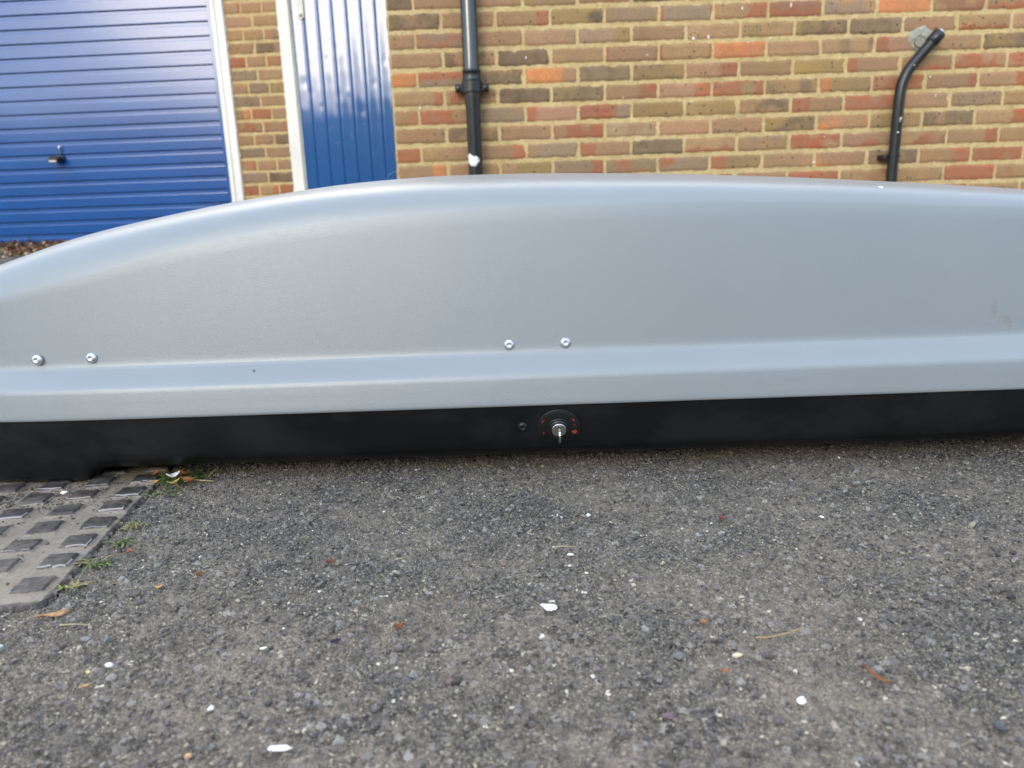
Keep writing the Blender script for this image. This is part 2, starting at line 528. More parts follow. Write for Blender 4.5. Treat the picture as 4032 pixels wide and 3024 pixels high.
xs = graded(-.80, .80, .0016, -300, 300)
ys = graded(.30, 1.04, .0016, -300, 400)
X, Y = np.meshgrid(xs, ys)
Z = g_height(X, Y) + .0012 * rnd_noise2(X, Y, 3, 30) * (np.abs(X) < 2) + .0008 * rnd_noise2(X, Y, 5, 90) * (np.abs(X) < 1.2)
pu, pv = plate_uv(X, Y)
inside = (pu > .000) & (pu < PW + .006) & (pv > .001) & (pv < PD + .006)
Z = np.where(inside, Z - .014, Z)
ground = link('ground', grid_mesh(np.stack([X, Y, Z], -1), 'ground'), M_ASPH, smooth=True)
tag(ground, kind='structure')

# unseen dark mass added behind the camera to darken low reflections in the paint
bx = np.linspace(-60, 60, 121); by = np.array([-9.5, -10.2, -11, -12, -14, -20, -60.])
bz = np.array([-.05, 1.2, 2.5, 3.3, 3.9, 4.2, 4.5])
BX, BY = np.meshgrid(bx, by)
BZ = np.repeat(bz[:, None], len(bx), 1) * (1 + .16 * rnd_noise2(BX, BY, 11, .9)) 
BZ[0] = -.05
reflection_mass = link('reflection_mass', grid_mesh(np.stack([BX, BY, BZ], -1)), mat_reflection_mass(), smooth=True)
tag(reflection_mass, kind='structure')

# ---------------------------------------------------------------- brickwork
BC = dict(b=(.400, .236, .112), d=(.190, .128, .072), r=(.410, .132, .062), o=(.63, .225, .078), p=(.405, .225, .118),
          y=(.360, .236, .088), g=(.290, .200, .124), k=(.095, .073, .048), l=(.43, .29, .155), m=(.29, .125, .074))

def smooth1(n, k, r_):
    a = r_.normal(size=n + 2 * k)
    w = np.hanning(2 * k + 1); w /= w.sum()
    return np.convolve(a, w, 'valid')[:n] * math.sqrt(k) * 1.2

def brick_mesh(bricks, T, seed, nx=22, nz=8):
    """bricks: (u0,u1,z0,z1,code). Every brick is a pillowed, ragged-edged block; one mesh for the wall face."""
    r_ = np.random.default_rng(seed)
    Vs, Qs, CA, CB, MF, SP, EG = [], [], [], [], [], [], []
    idx = np.arange(nx * nz).reshape(nz, nx)
    q0 = np.stack([idx[:-1, :-1], idx[:-1, 1:], idx[1:, 1:], idx[1:, :-1]], -1).reshape(-1, 4)
    for (u0, u1, z0, z1, code) in bricks:
        w, h = u1 - u0, z1 - z0
        lat = .0040 + r_.normal() * .0009
        L0, L1 = u0 + lat, u1 - lat
        B0, B1 = z0 + .0034 + r_.normal() * .0009, z1 - .0034 + r_.normal() * .0009
        s = np.linspace(0, 1, nx); t = np.linspace(0, 1, nz)
        s = .5 - .5 * np.cos(np.pi * s) * (1 - .35) - (.5 - s) * .35 * 2 * .5
        s = (s - s[0]) / (s[-1] - s[0])
        S, Tt = np.meshgrid(s, t)
        eb = smooth1(nx, 1, r_) * .0012; et = smooth1(nx, 1, r_) * .0012
        el = smooth1(nz, 1, r_) * .0011; er = smooth1(nz, 1, r_) * .0011
        if r_.random() < .18: et = et - .006 * np.exp(-((s - r_.random()) / .06) ** 2)
        if r_.random() < .14: er = er - .008 * np.exp(-((t - r_.random()) / .2) ** 2)
        U = (L0 + el[:, None]) * (1 - S) + (L1 + er[:, None]) * S
        Zz = (B0 + eb[None]) * (1 - Tt) + (B1 + et[None]) * Tt
        # rounded corners
        cr = r_.uniform(.004, .010)
        du = np.minimum(U - L0, L1 - U); dz = np.minimum(Zz - B0, B1 - Zz)
        k = np.clip(1 - (np.clip(du, 0, cr) + np.clip(dz, 0, cr)) / cr, 0, 1) * cr * .35
        U += np.where(S < .5, 1, -1) * k; Zz += np.where(Tt < .5, 1, -1) * k
        edge = np.minimum(np.minimum(du, dz) / .004, 1)
        D = .0026 * np.clip(edge, 0, 1) ** .6 + r_.normal() * .0006 + .0006 * rnd_noise2(U, Zz, int(r_.integers(1e6)), 90)
        brd = (idx // nx == 0) | (idx // nx == nz - 1) | (idx % nx == 0) | (idx % nx == nx - 1)
        D = np.where(brd, -.004, D + .001)
        n = len(Vs) * nx * nz
        P = np.stack([U, D, Zz], -1).reshape(-1, 3)
        Vs.append(T(P)); Qs.append(q0 + n)
        a, b_, mode = code[0], (code[1] if len(code) > 1 else code[0]), (code[2] if len(code) > 2 else '.')
        ca = np.array(BC[a]) * r_.uniform(.86, 1.14) * np.array([1, r_.uniform(.95, 1.06), r_.uniform(.92, 1.1)])
        cb = np.array(BC[b_]) * r_.uniform(.88, 1.12)
        if a == b_ and mode == '.':
            cb = ca * r_.uniform(.72, 1.2) * np.array([1.05, .98, .92])
        wob = .05 * rnd_noise2(U, Zz, int(r_.integers(1e6)), 120)
        s0 = r_.uniform(.62, .85)
        if mode == 'R': f = (S + wob - s0) * 6 + .5
        elif mode == 'L': f = (1 - s0 - S + wob) * 6 + .5
        elif mode == 'T': f = (Tt + wob * 4 - .45) * 2.2 + .5
        elif mode == 'B': f = (.30 - Tt + wob * 5) * 2.2 + .5
        elif mode == 'E': f = 1 - (np.clip(du / .03, 0, 1) * np.clip(dz / .010, 0, 1)) * 1.3 + wob * 3
        elif mode == 'X':
            f = np.ones_like(S) * .95
            for _ in range(int(r_.integers(1, 4))):
                f -= 1.2 * np.exp(-((S - r_.random()) / r_.uniform(.09, .2)) ** 2 - ((Tt - r_.uniform(.4, 1)) / .45) ** 2)
        else: f = .38 + .25 * rnd_noise2(U, Zz, int(r_.integers(1e6)), 45)
        MF.append(np.clip(f, -.2, 1.2).ravel()); EG.append((np.clip(np.minimum(du, dz) / .007, 0, 1)).ravel())
        CA.append(np.tile(ca, (nx * nz, 1))); CB.append(np.tile(cb, (nx * nz, 1)))
        SP.append(np.full(nx * nz, 1.0 if a in 'dky' else (.8 if r_.random() < .45 else .0)))
    me = bpy.data.meshes.new('bricks')
    np_mesh(me, np.concatenate(Vs), np.concatenate(Qs))
    vcol(me, 'colA', np.concatenate(CA)); vcol(me, 'colB', np.concatenate(CB))
    vfloat(me, 'mixf', np.concatenate(MF)); vfloat(me, 'speck', np.concatenate(SP)); vfloat(me, 'edge', np.concatenate(EG))
    return me

ROWS = {
 0: 'd p pb. by. rpX dd gb. b by. r br. bd. b p b'.split(),
 1: 'db. b brR yk. gb. grE brR rmT gb. oo mb. rbT b brB p b'.split(),
 2: 'p gr. b pl. lyR b pl. by. dy. dgR p brB p b b'.split(),
 3: 'b bd. dk. bp. prE brE oo pl. bd. prL b dy. b p'.split(),
 4: 'oo grT db. opR gk. yk. prR bprR y brL brB brX rb b p'.split(),
 5: 'brR br dk dy. brR prR brX bd. yoL rp. brR brR b'.split(),
 6: 'pr. brX gp prL rgR yb. yl. bd. brL rb. p gp. brR b'.split(),
 7: 'b bd p brX lp. p b yd. bo. yb. dbo brR b p'.split(),
 8: 'r bp. brR gb brL dk. brB bg. rp. pr. br. brR bb b'.split(),
 9: 'boR p ybL grR gr rgX yrL b bo. db. prR rp. grX b'.split(),
 10:'b p b yb. b yo. rpB pb. rr br. by. r b p'.split(),
}
CODES = ['b', 'b', 'p', 'gb.', 'yb.', 'brR', 'brL', 'brX', 'd', 'rp.', 'pl.', 'b', 'r', 'o', 'bd.', 'prE']

NW_Y = 3.31
def T_near(P): return np.stack([P[:, 0], NW_Y - P[:, 1], P[:, 2]], -1)
Z_BED0 = H + .8095
WALL_TOP = 2.62
bricks = []
for k in range(-20, 14):
    zt = Z_BED0 - .075 * (k - 1); zb = zt - .075
    if zb > WALL_TOP: continue
    if k % 2: edges = [-.462 + 0] + [-.2417 + .225 * i for i in range(0, 18)]
    else: edges = [-.462] + [-.2417 - .1125 + .225 * i for i in range(0, 19)]
    codes = ROWS.get(k)
    for i in range(len(edges) - 1):
        cd = codes[i] if codes and i < len(codes) else random.choice(CODES)
        cd = cd[:3]
        if len(cd) == 2 and cd[1] in BC: cd += '.'
        bricks.append((edges[i], edges[i + 1], zb, zt, cd))

building = empty('garage_building', (0, 4.0, .16), 'brick garage block with blue doors behind the silver roof box', 'garage building')
nw = link('brick_wall', brick_mesh(bricks, T_near, 5), M_BRICK, building, smooth=True)
nw['label'] = 'projecting stock brick wall with yellow mortar'

def mortar_panel(T, u0, u1, z0, z1, name, parent, step=.012):
    us = np.arange(u0, u1 + step, step); us[-1] = u1
    zs = np.arange(z0, z1 + step, step); zs[-1] = z1
    U, Zz = np.meshgrid(us, zs)
    D = .0008 * rnd_noise2(U, Zz, 21, 70) + .0006 * rnd_noise2(U, Zz, 22, 260)
    me = grid_mesh(T(np.stack([U, D, Zz], -1).reshape(-1, 3)).reshape(U.shape + (3,)))
    return link(name, me, M_MORT, parent, smooth=True)
mortar_panel(T_near, -.462, 3.55, -.05, WALL_TOP, 'mortar', nw, .011)
# return of the projecting wall running back to the doors
def T_ret(P): return np.stack([-.463 + P[:, 1] * -1, NW_Y + P[:, 0], P[:, 2]], -1)
rb = []
for k in range(-20, 14):
    zt = Z_BED0 - .075 * (k - 1)
    e_ = ([.003, .11] if k % 2 else [.003]) + [(.11 if k % 2 else 0) + .225 * i for i in range(1, 7)] + [1.44]
    for i in range(len(e_) - 1):
        if e_[i + 1] - e_[i] > .03:
            rb.append((e_[i], e_[i + 1], zt - .075, zt, random.choice(CODES)))
rw = link('return_wall', brick_mesh(rb, T_ret, 9, 12, 6), M_BRICK, building, smooth=True)
mortar_panel(T_ret, 0.004, 1.45, -.05, WALL_TOP, 'mortar', rw, .02)

# ---- set-back garage front, turned slightly
GY, GA = 4.732, -.04955
gu = Vector((math.cos(GA), math.sin(GA), 0)); go = Vector((math.sin(GA), -math.cos(GA), 0))
def TG(u, d, z): return Vector((0, GY, 0)) + gu * u + go * d + Vector((0, 0, z))
def TGn(P):
    return np.array([0, GY, 0]) + P[:, :1] * np.array(gu) + P[:, 1:2] * np.array(go) + P[:, 2:3] * np.array([0, 0, 1.])

PIER = {1: ['pb.', 'b'], 2: ['p', 'by.', 'pd.'], 3: ['pd.', 'dpR'], 4: ['r', 'b', 'rp.'], 5: ['gd.', 'bpL'], 6: ['bo.', 'g', 'yb.'],
        7: ['gd.', 'b'], 8: ['boR', 'r', 'bp.'], 9: ['brX', 'pr.'], 10: ['b', 'p', 'd'], 11: ['gd.', 'bp.'], 12: ['rp.', 'pl.', 'b'],
        13: ['gb.', 'dk.'], 14: ['r', 'brR', 'r'], 15: ['bd.', 'bp.'], 16: ['rb.', 'b', 'b']}
pb_ = []
zp0 = H + 1.1927
for k in range(-14, 18):
    zt = zp0 - .075 * (k - 1)
    if k % 2: e_ = [-1.66, -1.478, -1.298]
    else: e_ = [-1.66, -1.542, -1.415, -1.298]
    cds = PIER.get(k)
    for i in range(len(e_) - 1):
        pb_.append((e_[i], e_[i + 1], zt - .075, zt, (cds[i] if cds else random.choice(CODES))))
pier = link('brick_pier', brick_mesh(pb_, TGn, 31), M_BRICK, building, smooth=True)
pier['label'] = 'narrow brick pier between the two white door frames'
mortar_panel(TGn, -1.66, -1.298, .0, WALL_TOP, 'mortar', pier, .011)

def profile_sheet(T, path, a, b, along='u'):
    """extrude a (v,d) profile between a and b. along='u': profile runs in z"""
    vs, fs = [], []
    for (v, d) in path:
        for e in (a, b):
            vs.append(T(e, d, v) if along == 'u' else T(v, d, e))
    for i in range(len(path) - 1):
        fs.append((2 * i, 2 * i + 1, 2 * i + 3, 2 * i + 2))
    return vs, fs

# garage door: horizontal pressed slats
def bedge(mb, T, u0, u1, d0, d1, z0, z1, bev=.004): return mb.box(T, (u0, d0, z0), (u1, d1, z1), 0, bev)
gp = .08089; zg = H + 1.24985
path = []
k0 = -9
for k in range(k0, 17):
    zt = zg - gp * k      # the dark groove
    if zt < .20: break
    z_b = max(zt - gp, .185)
    path += [(zt - .0003, -.011), (zt - .0052, -.011), (zt - .0060, .0002), (zt - .0070, .0008), (zt - .0205, .0010), (zt - .0218, .0022), (zt - .0235, .0030), (zt - .027, .0033), (z_b + .0042, .0036), (z_b + .0024, .0032), (z_b + .0010, .0020), (z_b + .0002, .0000)]
mb = MB()
sl, sr = -3.92, -1.742
vs, fs = profile_sheet(TG, path, sl, sr)
mb.add(vs, fs)
gd = link('garage_door', mb.mesh(), M_BLUE, building)
gd['label'] = 'up and over garage door of blue horizontal slats'
mb = MB()
mb.box(TG, (-1.746, -.014, .185), (-1.722, .0046, 2.12), 0, .003)
link('door_stile', mb.mesh(), M_BLUE, gd)
mb = MB(); mb.box(TG, (-3.95, -.004, .185), (-3.916, .0125, 2.12), 0, .003)
link('door_stile', mb.mesh(), M_BLUE, gd)
mb = MB(); mb.box(TG, (-3.98, -.06, .10), (-1.70, -.020, 2.2))
link('door_back', mb.mesh(), M_ROOF, gd)
# handle: T-shaped black grip on a stub with the latch bracket above
hx, hz = -2.797, H + .405
Mh = Matrix.Translation(TG(hx + .018, .008, hz + .012)) @ go.to_track_quat('Z', 'Y').to_matrix().to_4x4()
mb = MB()
mb.lathe([(.022, 0), (.024, .004), (.020, .012), (.013, .016), (.012, .04)], Mh, 24)
def TH(u, d, z):
    a = R(-4)
    return TG(hx + u * math.cos(a) - z * math.sin(a), .008 + d, hz + u * math.sin(a) + z * math.cos(a))
prof = [(-.034, -.010), (-.030, -.017), (.012, -.017), (.028, -.012), (.034, .000), (.028, .016), (.006, .026), (-.016, .022), (-.032, .008)]
n = len(prof)
for (d0, d1, s0, s1) in ((.030, .036, .92, 1.0), (.036, .056, 1.0, 1.0), (.056, .062, 1.0, .88)):
    A_ = [TH(u * s0, d0, z * s0) for u, z in prof]; B_ = [TH(u * s1, d1, z * s1) for u, z in prof]
    mb.add(A_ + B_, [(i, (i + 1) % n, n + (i + 1) % n, n + i) for i in range(n)])
mb.add([TH(u * .88, .062, z * .88) for u, z in prof], [tuple(range(n))])
mb.add([TH(u * .92, .030, z * .92) for u, z in prof], [tuple(reversed(range(n)))])
hd = link('handle', mb.mesh(), M_PIPE, gd)
mb = MB(); mb.box(TH, (-.025, .0615, -.012), (.022, .0635, -.003), 0, .001)
link('handle_badge', mb.mesh(), M_STEEL, hd)
mb = MB(); mb.tube([TG(-2.774, .012, H + .446), TG(-2.774, .02, H + .47), TG(-2.771, .024, H + .482), TG(-2.770, .02, H + .491)], [.005, .005, .0075, .004], 12)
link('latch_pin', mb.mesh(), M_STEEL, gd, smooth=True)

# frames
def frame(u0, u1, z1, flip):
    mb = MB()
    a, b = (u0, u1)
    mb.box(TG, (a, -.05, .12), (b, .020, z1), 0, .004)
    if not flip: mb.box(TG, (a - .0, .020 - .001, .12), (a + .028, .0265, z1), 0, .003)
    else: mb.box(TG, (b - .016, .019, .12), (b, .025, z1), 0, .003)
    return link('door_frame', mb.mesh(), M_WHITE, building)
f1 = frame(-1.716, -1.642, 2.2, False); f2 = frame(-1.318, -1.245, 2.2, True)
f1['label'] = 'white frame post beside the slatted garage door'
f2['label'] = 'white frame post beside the vertically ribbed blue door'
mb = MB(); mb.box(TG, (-4.06, -.05, 2.125), (-1.72, .019, 2.2), 0, .004); mb.box(TG, (-4.06, -.05, .12), (-3.985, .018, 2.12), 0, .004)
mb.box(TG, (-1.24, -.05, 2.125), (-.45, .019, 2.2), 0, .004)
link('door_head', mb.mesh(), M_WHITE, building)
# ragged filler between frame and pier
for (uu, sgn, fr) in ((-1.642, 1, f1), (-1.318, -1, f2)):
    mb = MB()
    zz = np.arange(.15, 2.19, .006)
    wv = .0015 + np.abs(smooth1(len(zz), 2, rng)) * .0022
    vs = []
    for z_, w_ in zip(zz, wv):
        vs += [TG(uu - sgn * .002, .012, z_), TG(uu + sgn * w_, .0095 + rng.normal() * .001, z_), TG(uu + sgn * w_, -.002, z_)]
    fs = []
    for i in range(len(zz) - 1):
        fs += [(3 * i, 3 * i + 3, 3 * i + 4, 3 * i + 1), (3 * i + 1, 3 * i + 4, 3 * i + 5, 3 * i + 2)]
    mb.add(vs, fs)
    link('sealant', mb.mesh(), M_WHITE, fr)

# ribbed blue door
gr = [-1.16, -1.075, -.990, -.903, -.817, -.732, -.648, -.562]
us_, ds_ = [], []
edges = [-1.236] + gr + [-.44]
for i in range(len(edges) - 1):
    a, b = edges[i], edges[i + 1]
    w = b - a
    pts = [(a + .0012, .0005), (a + .0035, .0035), (a + .010, .0042), (a + w * .35, .0040), (a + w * .62, .0040), (a + w * .80, .0046), (b - .012, .0058), (b - .006, .0056), (b - .0025, .0030), (b - .0008, .0005)]
    if i == 0: pts[0] = (a, .0)
    us_ += [p_[0] for p_ in pts]; ds_ += [p_[1] for p_ in pts]
us_ = np.array(us_); ds_ = np.array(ds_)
# refine
uu = np.linspace(0, len(us_) - 1, len(us_) * 2 - 1)
us2 = np.interp(uu, np.arange(len(us_)), us_); ds2 = np.interp(uu, np.arange(len(ds_)), ds_)
zz = np.arange(.16, 2.125, .012)
U, Zz = np.meshgrid(us2, zz); D = np.tile(ds2, (len(zz), 1))
D = D + .0007 * rnd_noise2(U, Zz, 41, 9) + .00008 * rnd_noise2(U, Zz, 42, 45)
for (du_, dz_, rr_, amp) in [(-1.19, H + .80, .022, -.003), (-1.165, H + .74, .02, -.003), (-.985, H + .98, .018, -.004), (-.99, H + .72, .02, -.002), (-.70, H + .90, .02, -.003),
                             (-.77, H + .78, .018, -.003), (-.93, H + .74, .015, .002), (-1.05, H + .93, .012, -.002), (-.86, H + .62, .02, -.002), (-1.05, H + .55, .014, -.002),
                             (-.73, H + 1.16, .03, -.003), (-.92, H + 1.1, .02, -.003), (-.80, H + .40, .014, -.003), (-1.1, H + .66, .012, -.002)]:
    D += .17 * amp * np.exp(-((U - du_) / rr_) ** 2 - ((Zz - dz_) / (rr_ * 1.2)) ** 2)
dme = grid_mesh(TGn(np.stack([U, D, Zz], -1).reshape(-1, 3)).reshape(U.shape + (3,)))
bd = link('side_door', dme, M_BLUE2, building, smooth=True)
bd['label'] = 'dented blue door with vertical ribs'
M_SCR = mat_plain('scratched_paint', (.18, .26, .45), .6)
def curve_mark(pts, w=.0016):
    mb = MB()
    for (a, b) in zip(pts[:-1], pts[1:]):
        A_, B_ = Vector(a), Vector(b); t = (B_ - A_).normalized(); nn = Vector((-t.y, t.x)) * w
        q = [(A_ + nn), (A_ - nn), (B_ - nn), (B_ + nn)]
        mb.add([TG(p_.x, .0092, p_.y) for p_ in q], [(0, 1, 2, 3)])
    link('scratch', mb.mesh(), M_SCR, bd)
curve_mark([(-.735, H + .222), (-.715, H + .245), (-.69, H + .258), (-.66, H + .27), (-.63, H + .29)], .0013)
curve_mark([(-1.04, H + .44), (-1.02, H + .446), (-1.0, H + .452)], .0012)
curve_mark([(-.86, H + .545), (-.84, H + .55)], .0012)
curve_mark([(-.93, H + .50), (-.925, H + .47)], .0014)
# vertical pull-handle plate with a push knob, painted over
mb = MB()
bu, bz0 = -1.1785, H + 1.165
outl = []
hw = .0215
for i in range(13):
    a = math.pi + math.pi * i / 12
    outl.append((bu + hw * math.cos(a), bz0 + .006 + hw * math.sin(a)))
outl += [(bu + hw, bz0 + .21), (bu - hw, bz0 + .21)]
n = len(outl)
for (d0, d1, s0, s1) in ((.002, .012, 1.0, 1.0), (.012, .016, 1.0, .84)):
    def sc_(p_, s_): return (bu + (p_[0] - bu) * s_, (p_[1] - bz0) * (1 - (1 - s_) * .15) + bz0 + (1 - s_) * .004)
    A_ = [sc_(p_, s0) for p_ in outl]; B_ = [sc_(p_, s1) for p_ in outl]
    mb.add([TG(u, d0, z) for u, z in A_] + [TG(u, d1, z) for u, z in B_], [(i, (i + 1) % n, n + (i + 1) % n, n + i) for i in range(n)])
mb.add([TG(*(lambda q: (q[0], .016, q[1]))(sc_(p_, .84))) for p_ in outl], [tuple(range(n))])
bp = link('lock_plate', mb.mesh(), M_WHITE, bd)
mb = MB()
Mk = lambda u, z, d: Matrix.Translation(TG(u, d, z)) @ go.to_track_quat('Z', 'Y').to_matrix().to_4x4()
mb.lathe([(.0125, 0), (.0135, .004), (.0115, .011), (.006, .015), (.001, .016)], Mk(bu - .001, bz0 + .012, .015), 24)
link('knob', mb.mesh(), M_WHITE, bp, smooth=True)
for c_ in range(2):
    for r__ in range(6):
        mb = MB()
        mb.lathe([(.0042, 0), (.0045, .002), (.003, .004), (.0005, .0045)], Mk(bu - .007 + .014 * c_, bz0 + .040 + .0165 * r__, .0155), 14)
        link('button', mb.mesh(), M_WHITE, bp, smooth=True)

# flat roof and fascia over both parts
mb = MB()
TI = lambda u, d, z: Vector((u, d, z))
mb.box(TI, (-4.9, 4.60, WALL_TOP), (-.47, 8.2, WALL_TOP + .12)); mb.box(TI, (-.55, 3.22, WALL_TOP + .001), (3.65, 8.2, WALL_TOP + .14))
link('roof', mb.mesh(), M_ROOF, building)
mb = MB(); mb.box(TG, (-3.98, -.06, 2.205), (-.45, -.012, WALL_TOP - .001)); mb.box(TG, (-4.85, -.06, .0), (-4.065, -.004, WALL_TOP - .001))
link('upper_wall', mb.mesh(), M_MORT, building)
mb = MB(); mb.box(TI, (-.45, 3.32, -.05), (3.55, 3.5, WALL_TOP - .002)); link('wall_core', mb.mesh(), M_MORT, building)

# small lime/paint flecks on the brick face
mb = MB()
for (px_, pz_, w_, h_) in [(-.348, .772, .0025, .008), (.105, .955, .003, .004), (.61, .949, .003, .003), (.80, 1.005, .005, .007), (.863, 1.01, .004, .008), (1.0, 1.115, .003, .006),
                           (1.20, 1.12, .0025, .010), (1.385, 1.145, .0025, .006), (1.12, .995, .002, .006), (1.80, .824, .003, .004), (1.33, .495, .0045, .0045), (1.85, .478, .0025, .003),
                           (.17, .99, .002, .006), (.51, .785, .002, .003), (1.37, .60, .002, .002), (.94, .69, .002, .002), (.47, .66, .002, .002), (1.83, .75, .0012, .008)]:
    a_ = [(w_ * math.cos(t_) * random.uniform(.7, 1.2), h_ * math.sin(t_) * random.uniform(.8, 1.2)) for t_ in np.linspace(0, 2 * math.pi, 9)[:-1]]
    f_ = [(px_ + x_, NW_Y - .0075, pz_ + y_) for x_, y_ in a_] + [(px_ + x_, NW_Y - .003, pz_ + y_) for x_, y_ in a_]
    mb = MB(); mb.add(f_, [tuple(range(8))] + [(i, 8 + i, 8 + (i + 1) % 8, (i + 1) % 8) for i in range(8)])
    link('paint_fleck', mb.mesh(), M_WHITE, nw)
# rough cement round the waste outlet
mb = MB()
cx_, cz_ = 1.745, .955 + H - H
def patch(cx, cz, rx, rz, d, seed, n=40):
    r_ = np.random.default_rng(seed)
    nr = 7
    vs = [(cx, NW_Y - d, cz)]; fs = []
    jit = 1 + .05 * np.sin(np.arange(n) * 2 * np.pi / n * 3 + 1) + .04 * np.sin(np.arange(n) * 2 * np.pi / n * 4 + 2) + .035 * r_.normal(size=n)
    for i in range(1, nr + 1):
        for k in range(n):
            a = 2 * math.pi * k / n
            q = i / nr
            vs.append((cx + rx * q * jit[k] * math.cos(a), NW_Y - d * (1 - q ** 3) - .0015 + (.006 if i == nr else 0) - r_.uniform(0, .002), cz + rz * q * jit[k] * math.sin(a)))
    for k in range(n): fs.append((0, 1 + (k + 1) % n, 1 + k))
    for i in range(nr - 1):
        for k in range(n):
            a, b = 1 + i * n, 1 + (i + 1) * n
            fs.append((a + k, a + (k + 1) % n, b + (k + 1) % n, b + k))
    return vs, fs
mb.add(*patch(1.752, .975, .062, .052, .010, 3))
link('cement_patch', mb.mesh(), M_GREYMORT, nw, smooth=True)
mb = MB()
Mo = Matrix.Translation((1.742, NW_Y - .008, .962)) @ Vector((0, -1, 0)).to_track_quat('Z', 'Y').to_matrix().to_4x4()
mb.lathe([(.024, 0), (.024, .004), (.022, .005), (.021, -.004), (.001, -.005)], Mo, 28, cap=False)
link('outlet_hole', mb.mesh(), M_ROOF, nw)

# ---------------------------------------------------------------- pipes
dp = empty('drainpipe', (-.122, 3.25, .12), 'thick glossy black downpipe with a collar and white paint splash on it', 'drainpipe')
px_, py_ = -.1225, 3.256
ax = Matrix.Translation((px_, py_, 0))
mb = MB()
mb.lathe([(.0335, .90), (.0335, 2.7)], ax, 40)
link('upper_pipe', mb.mesh(), M_GLOSS, dp, smooth=True)
mb = MB()
axl = Matrix.Translation((px_ - .001, py_, 0)) @ Matrix.Rotation(R(.15), 4, 'Y')
mb.lathe([(.030, .11), (.030, .745), (.0335, .790), (.0335, .82)], axl, 40)
link('lower_pipe', mb.mesh(), M_PIPE, dp, smooth=True)
mb = MB()
mb.lathe([(.035, .906), (.0385, .905), (.0388, .897), (.0365, .894), (.0365, .872), (.0385, .868), (.0385, .860), (.036, .858)], ax, 40)
link('collar', mb.mesh(), M_PIPE, dp, smooth=True)
mb = MB()
mb.lathe([(.036, .861), (.0415, .860), (.0415, .818), (.036, .816)], ax, 40)
def TI2(u, d, z): return Vector((px_ + u, py_ - d, z))
for sg in (-1, 1):
    mb.box(TI2, (min(sg * .036, sg * .070), -.035, .822), (max(sg * .036, sg * .070), .004, .852), 0, .004)
    mb.lathe([(.009, 0), (.010, .004), (.007, .010), (.001, .011)], Matrix.Translation((px_ + sg * .056, py_ - .003, .836)) @ Vector((0, -1, 0)).to_track_quat('Z', 'Y').to_matrix().to_4x4(), 12)
link('pipe_clip', mb.mesh(), M_PIPE, dp)
# splash: shaped skin following the pipe
mb = MB()
r_ = np.random.default_rng(4)
out = [(-.026, .022), (-.018, .027), (-.010, .020), (-.002, .013), (.006, .016), (.014, .013), (.020, .006), (.028, .001), (.022, -.006), (.014, -.012), (.009, -.020), (.001, -.026), (-.008, -.023), (-.014, -.024), (-.020, -.016), (-.026, -.010), (-.024, .004)]
ctr = (-.006, .0)
def onp(x, z, k): 
    a = max(-1, min(1, (x) / .0305)); rr = .0306 + k
    x2 = a * rr; return (px_ - .002 + x2, py_ - math.sqrt(max(0, rr * rr - x2 * x2)), .548 + z)
rings = [0, .35, .7, .92, 1.0]
vs = [onp(*ctr, .0012)]; fs = []
n = len(out)
for q in rings[1:]:
    for (x_, z_) in out: vs.append(onp(ctr[0] + (x_ - ctr[0]) * q, ctr[1] + (z_ - ctr[1]) * q, .0012 if q < 1 else .0001))
for k in range(n): fs.append((0, 1 + k, 1 + (k + 1) % n))
for i in range(len(rings) - 2):
    a, b = 1 + i * n, 1 + (i + 1) * n
    for k in range(n): fs.append((a + k, b + k, b + (k + 1) % n, a + (k + 1) % n))
mb.add(vs, fs)
link('paint_splash', mb.mesh(), M_WHITE, dp, smooth=True)

wp = empty('waste_pipe', (1.652, 3.27, .12), 'slim black waste pipe bent to the right near its open top', 'pipe')
def catmull(P, n=6):
    P = [Vector(p) for p in P]; out = []
    for i in range(len(P) - 1):
        p0, p1, p2, p3 = P[max(i - 1, 0)], P[i], P[i + 1], P[min(i + 2, len(P) - 1)]
        for k in range(n):
            t = k / n
            out.append(.5 * ((2 * p1) + (-p0 + p2) * t + (2 * p0 - 5 * p1 + 4 * p2 - p3) * t * t + (-p0 + 3 * p1 - 3 * p2 + p3) * t ** 3))
    return out + [P[-1]]
yy = 3.262
path = catmull([(1.650, yy + .005, .13), (1.651, yy + .004, .38), (1.654, yy + .002, .58), (1.655, yy, .70), (1.658, yy, .762), (1.665, yy, .803), (1.683, yy, .845), (1.713, yy - .001, .885), (1.748, yy - .003, .926), (1.772, yy - .006, .955)])
mb = MB(); mb.tube(path, .0218, 28)
link('pipe', mb.mesh(), M_PIPE, wp, smooth=True)
mb = MB(); a_, b_ = Vector((1.765, yy - .004, .947)), Vector((1.797, yy - .009, .986))
mb.tube([a_, a_ + (b_ - a_) * .04, b_ - (b_ - a_) * .05, b_], [.0235, .0258, .0258, .0235], 28)
link('socket', mb.mesh(), M_PIPE, wp, smooth=True)
mb = MB(); mb.tube([b_ - (b_ - a_) * .02, b_ + (b_ - a_).normalized() * .010], [.015, .011], 10)
link('end_plug', mb.mesh(), M_STEEL, wp)
mb = MB(); c0 = Vector((1.6535, yy + .003, .500)); mb.lathe([(.0225, 0), (.0255, .001), (.0255, .012), (.0225, .013)], Matrix.Translation(c0), 28)
mb.box(lambda u, d, z: Vector((c0.x + u, c0.y - d, c0.z + z)), (-.052, -.04, -.004), (-.020, .004, .014), 0, .003)
mb.lathe([(.008, 0), (.008, .006), (.001, .008)], Matrix.Translation((c0.x - .040, c0.y - .003, c0.z + .004)) @ Vector((0, -1, 0)).to_track_quat('Z', 'Y').to_matrix().to_4x4(), 12)
link('pipe_clip', mb.mesh(), M_PIPE, wp)
mb = MB()
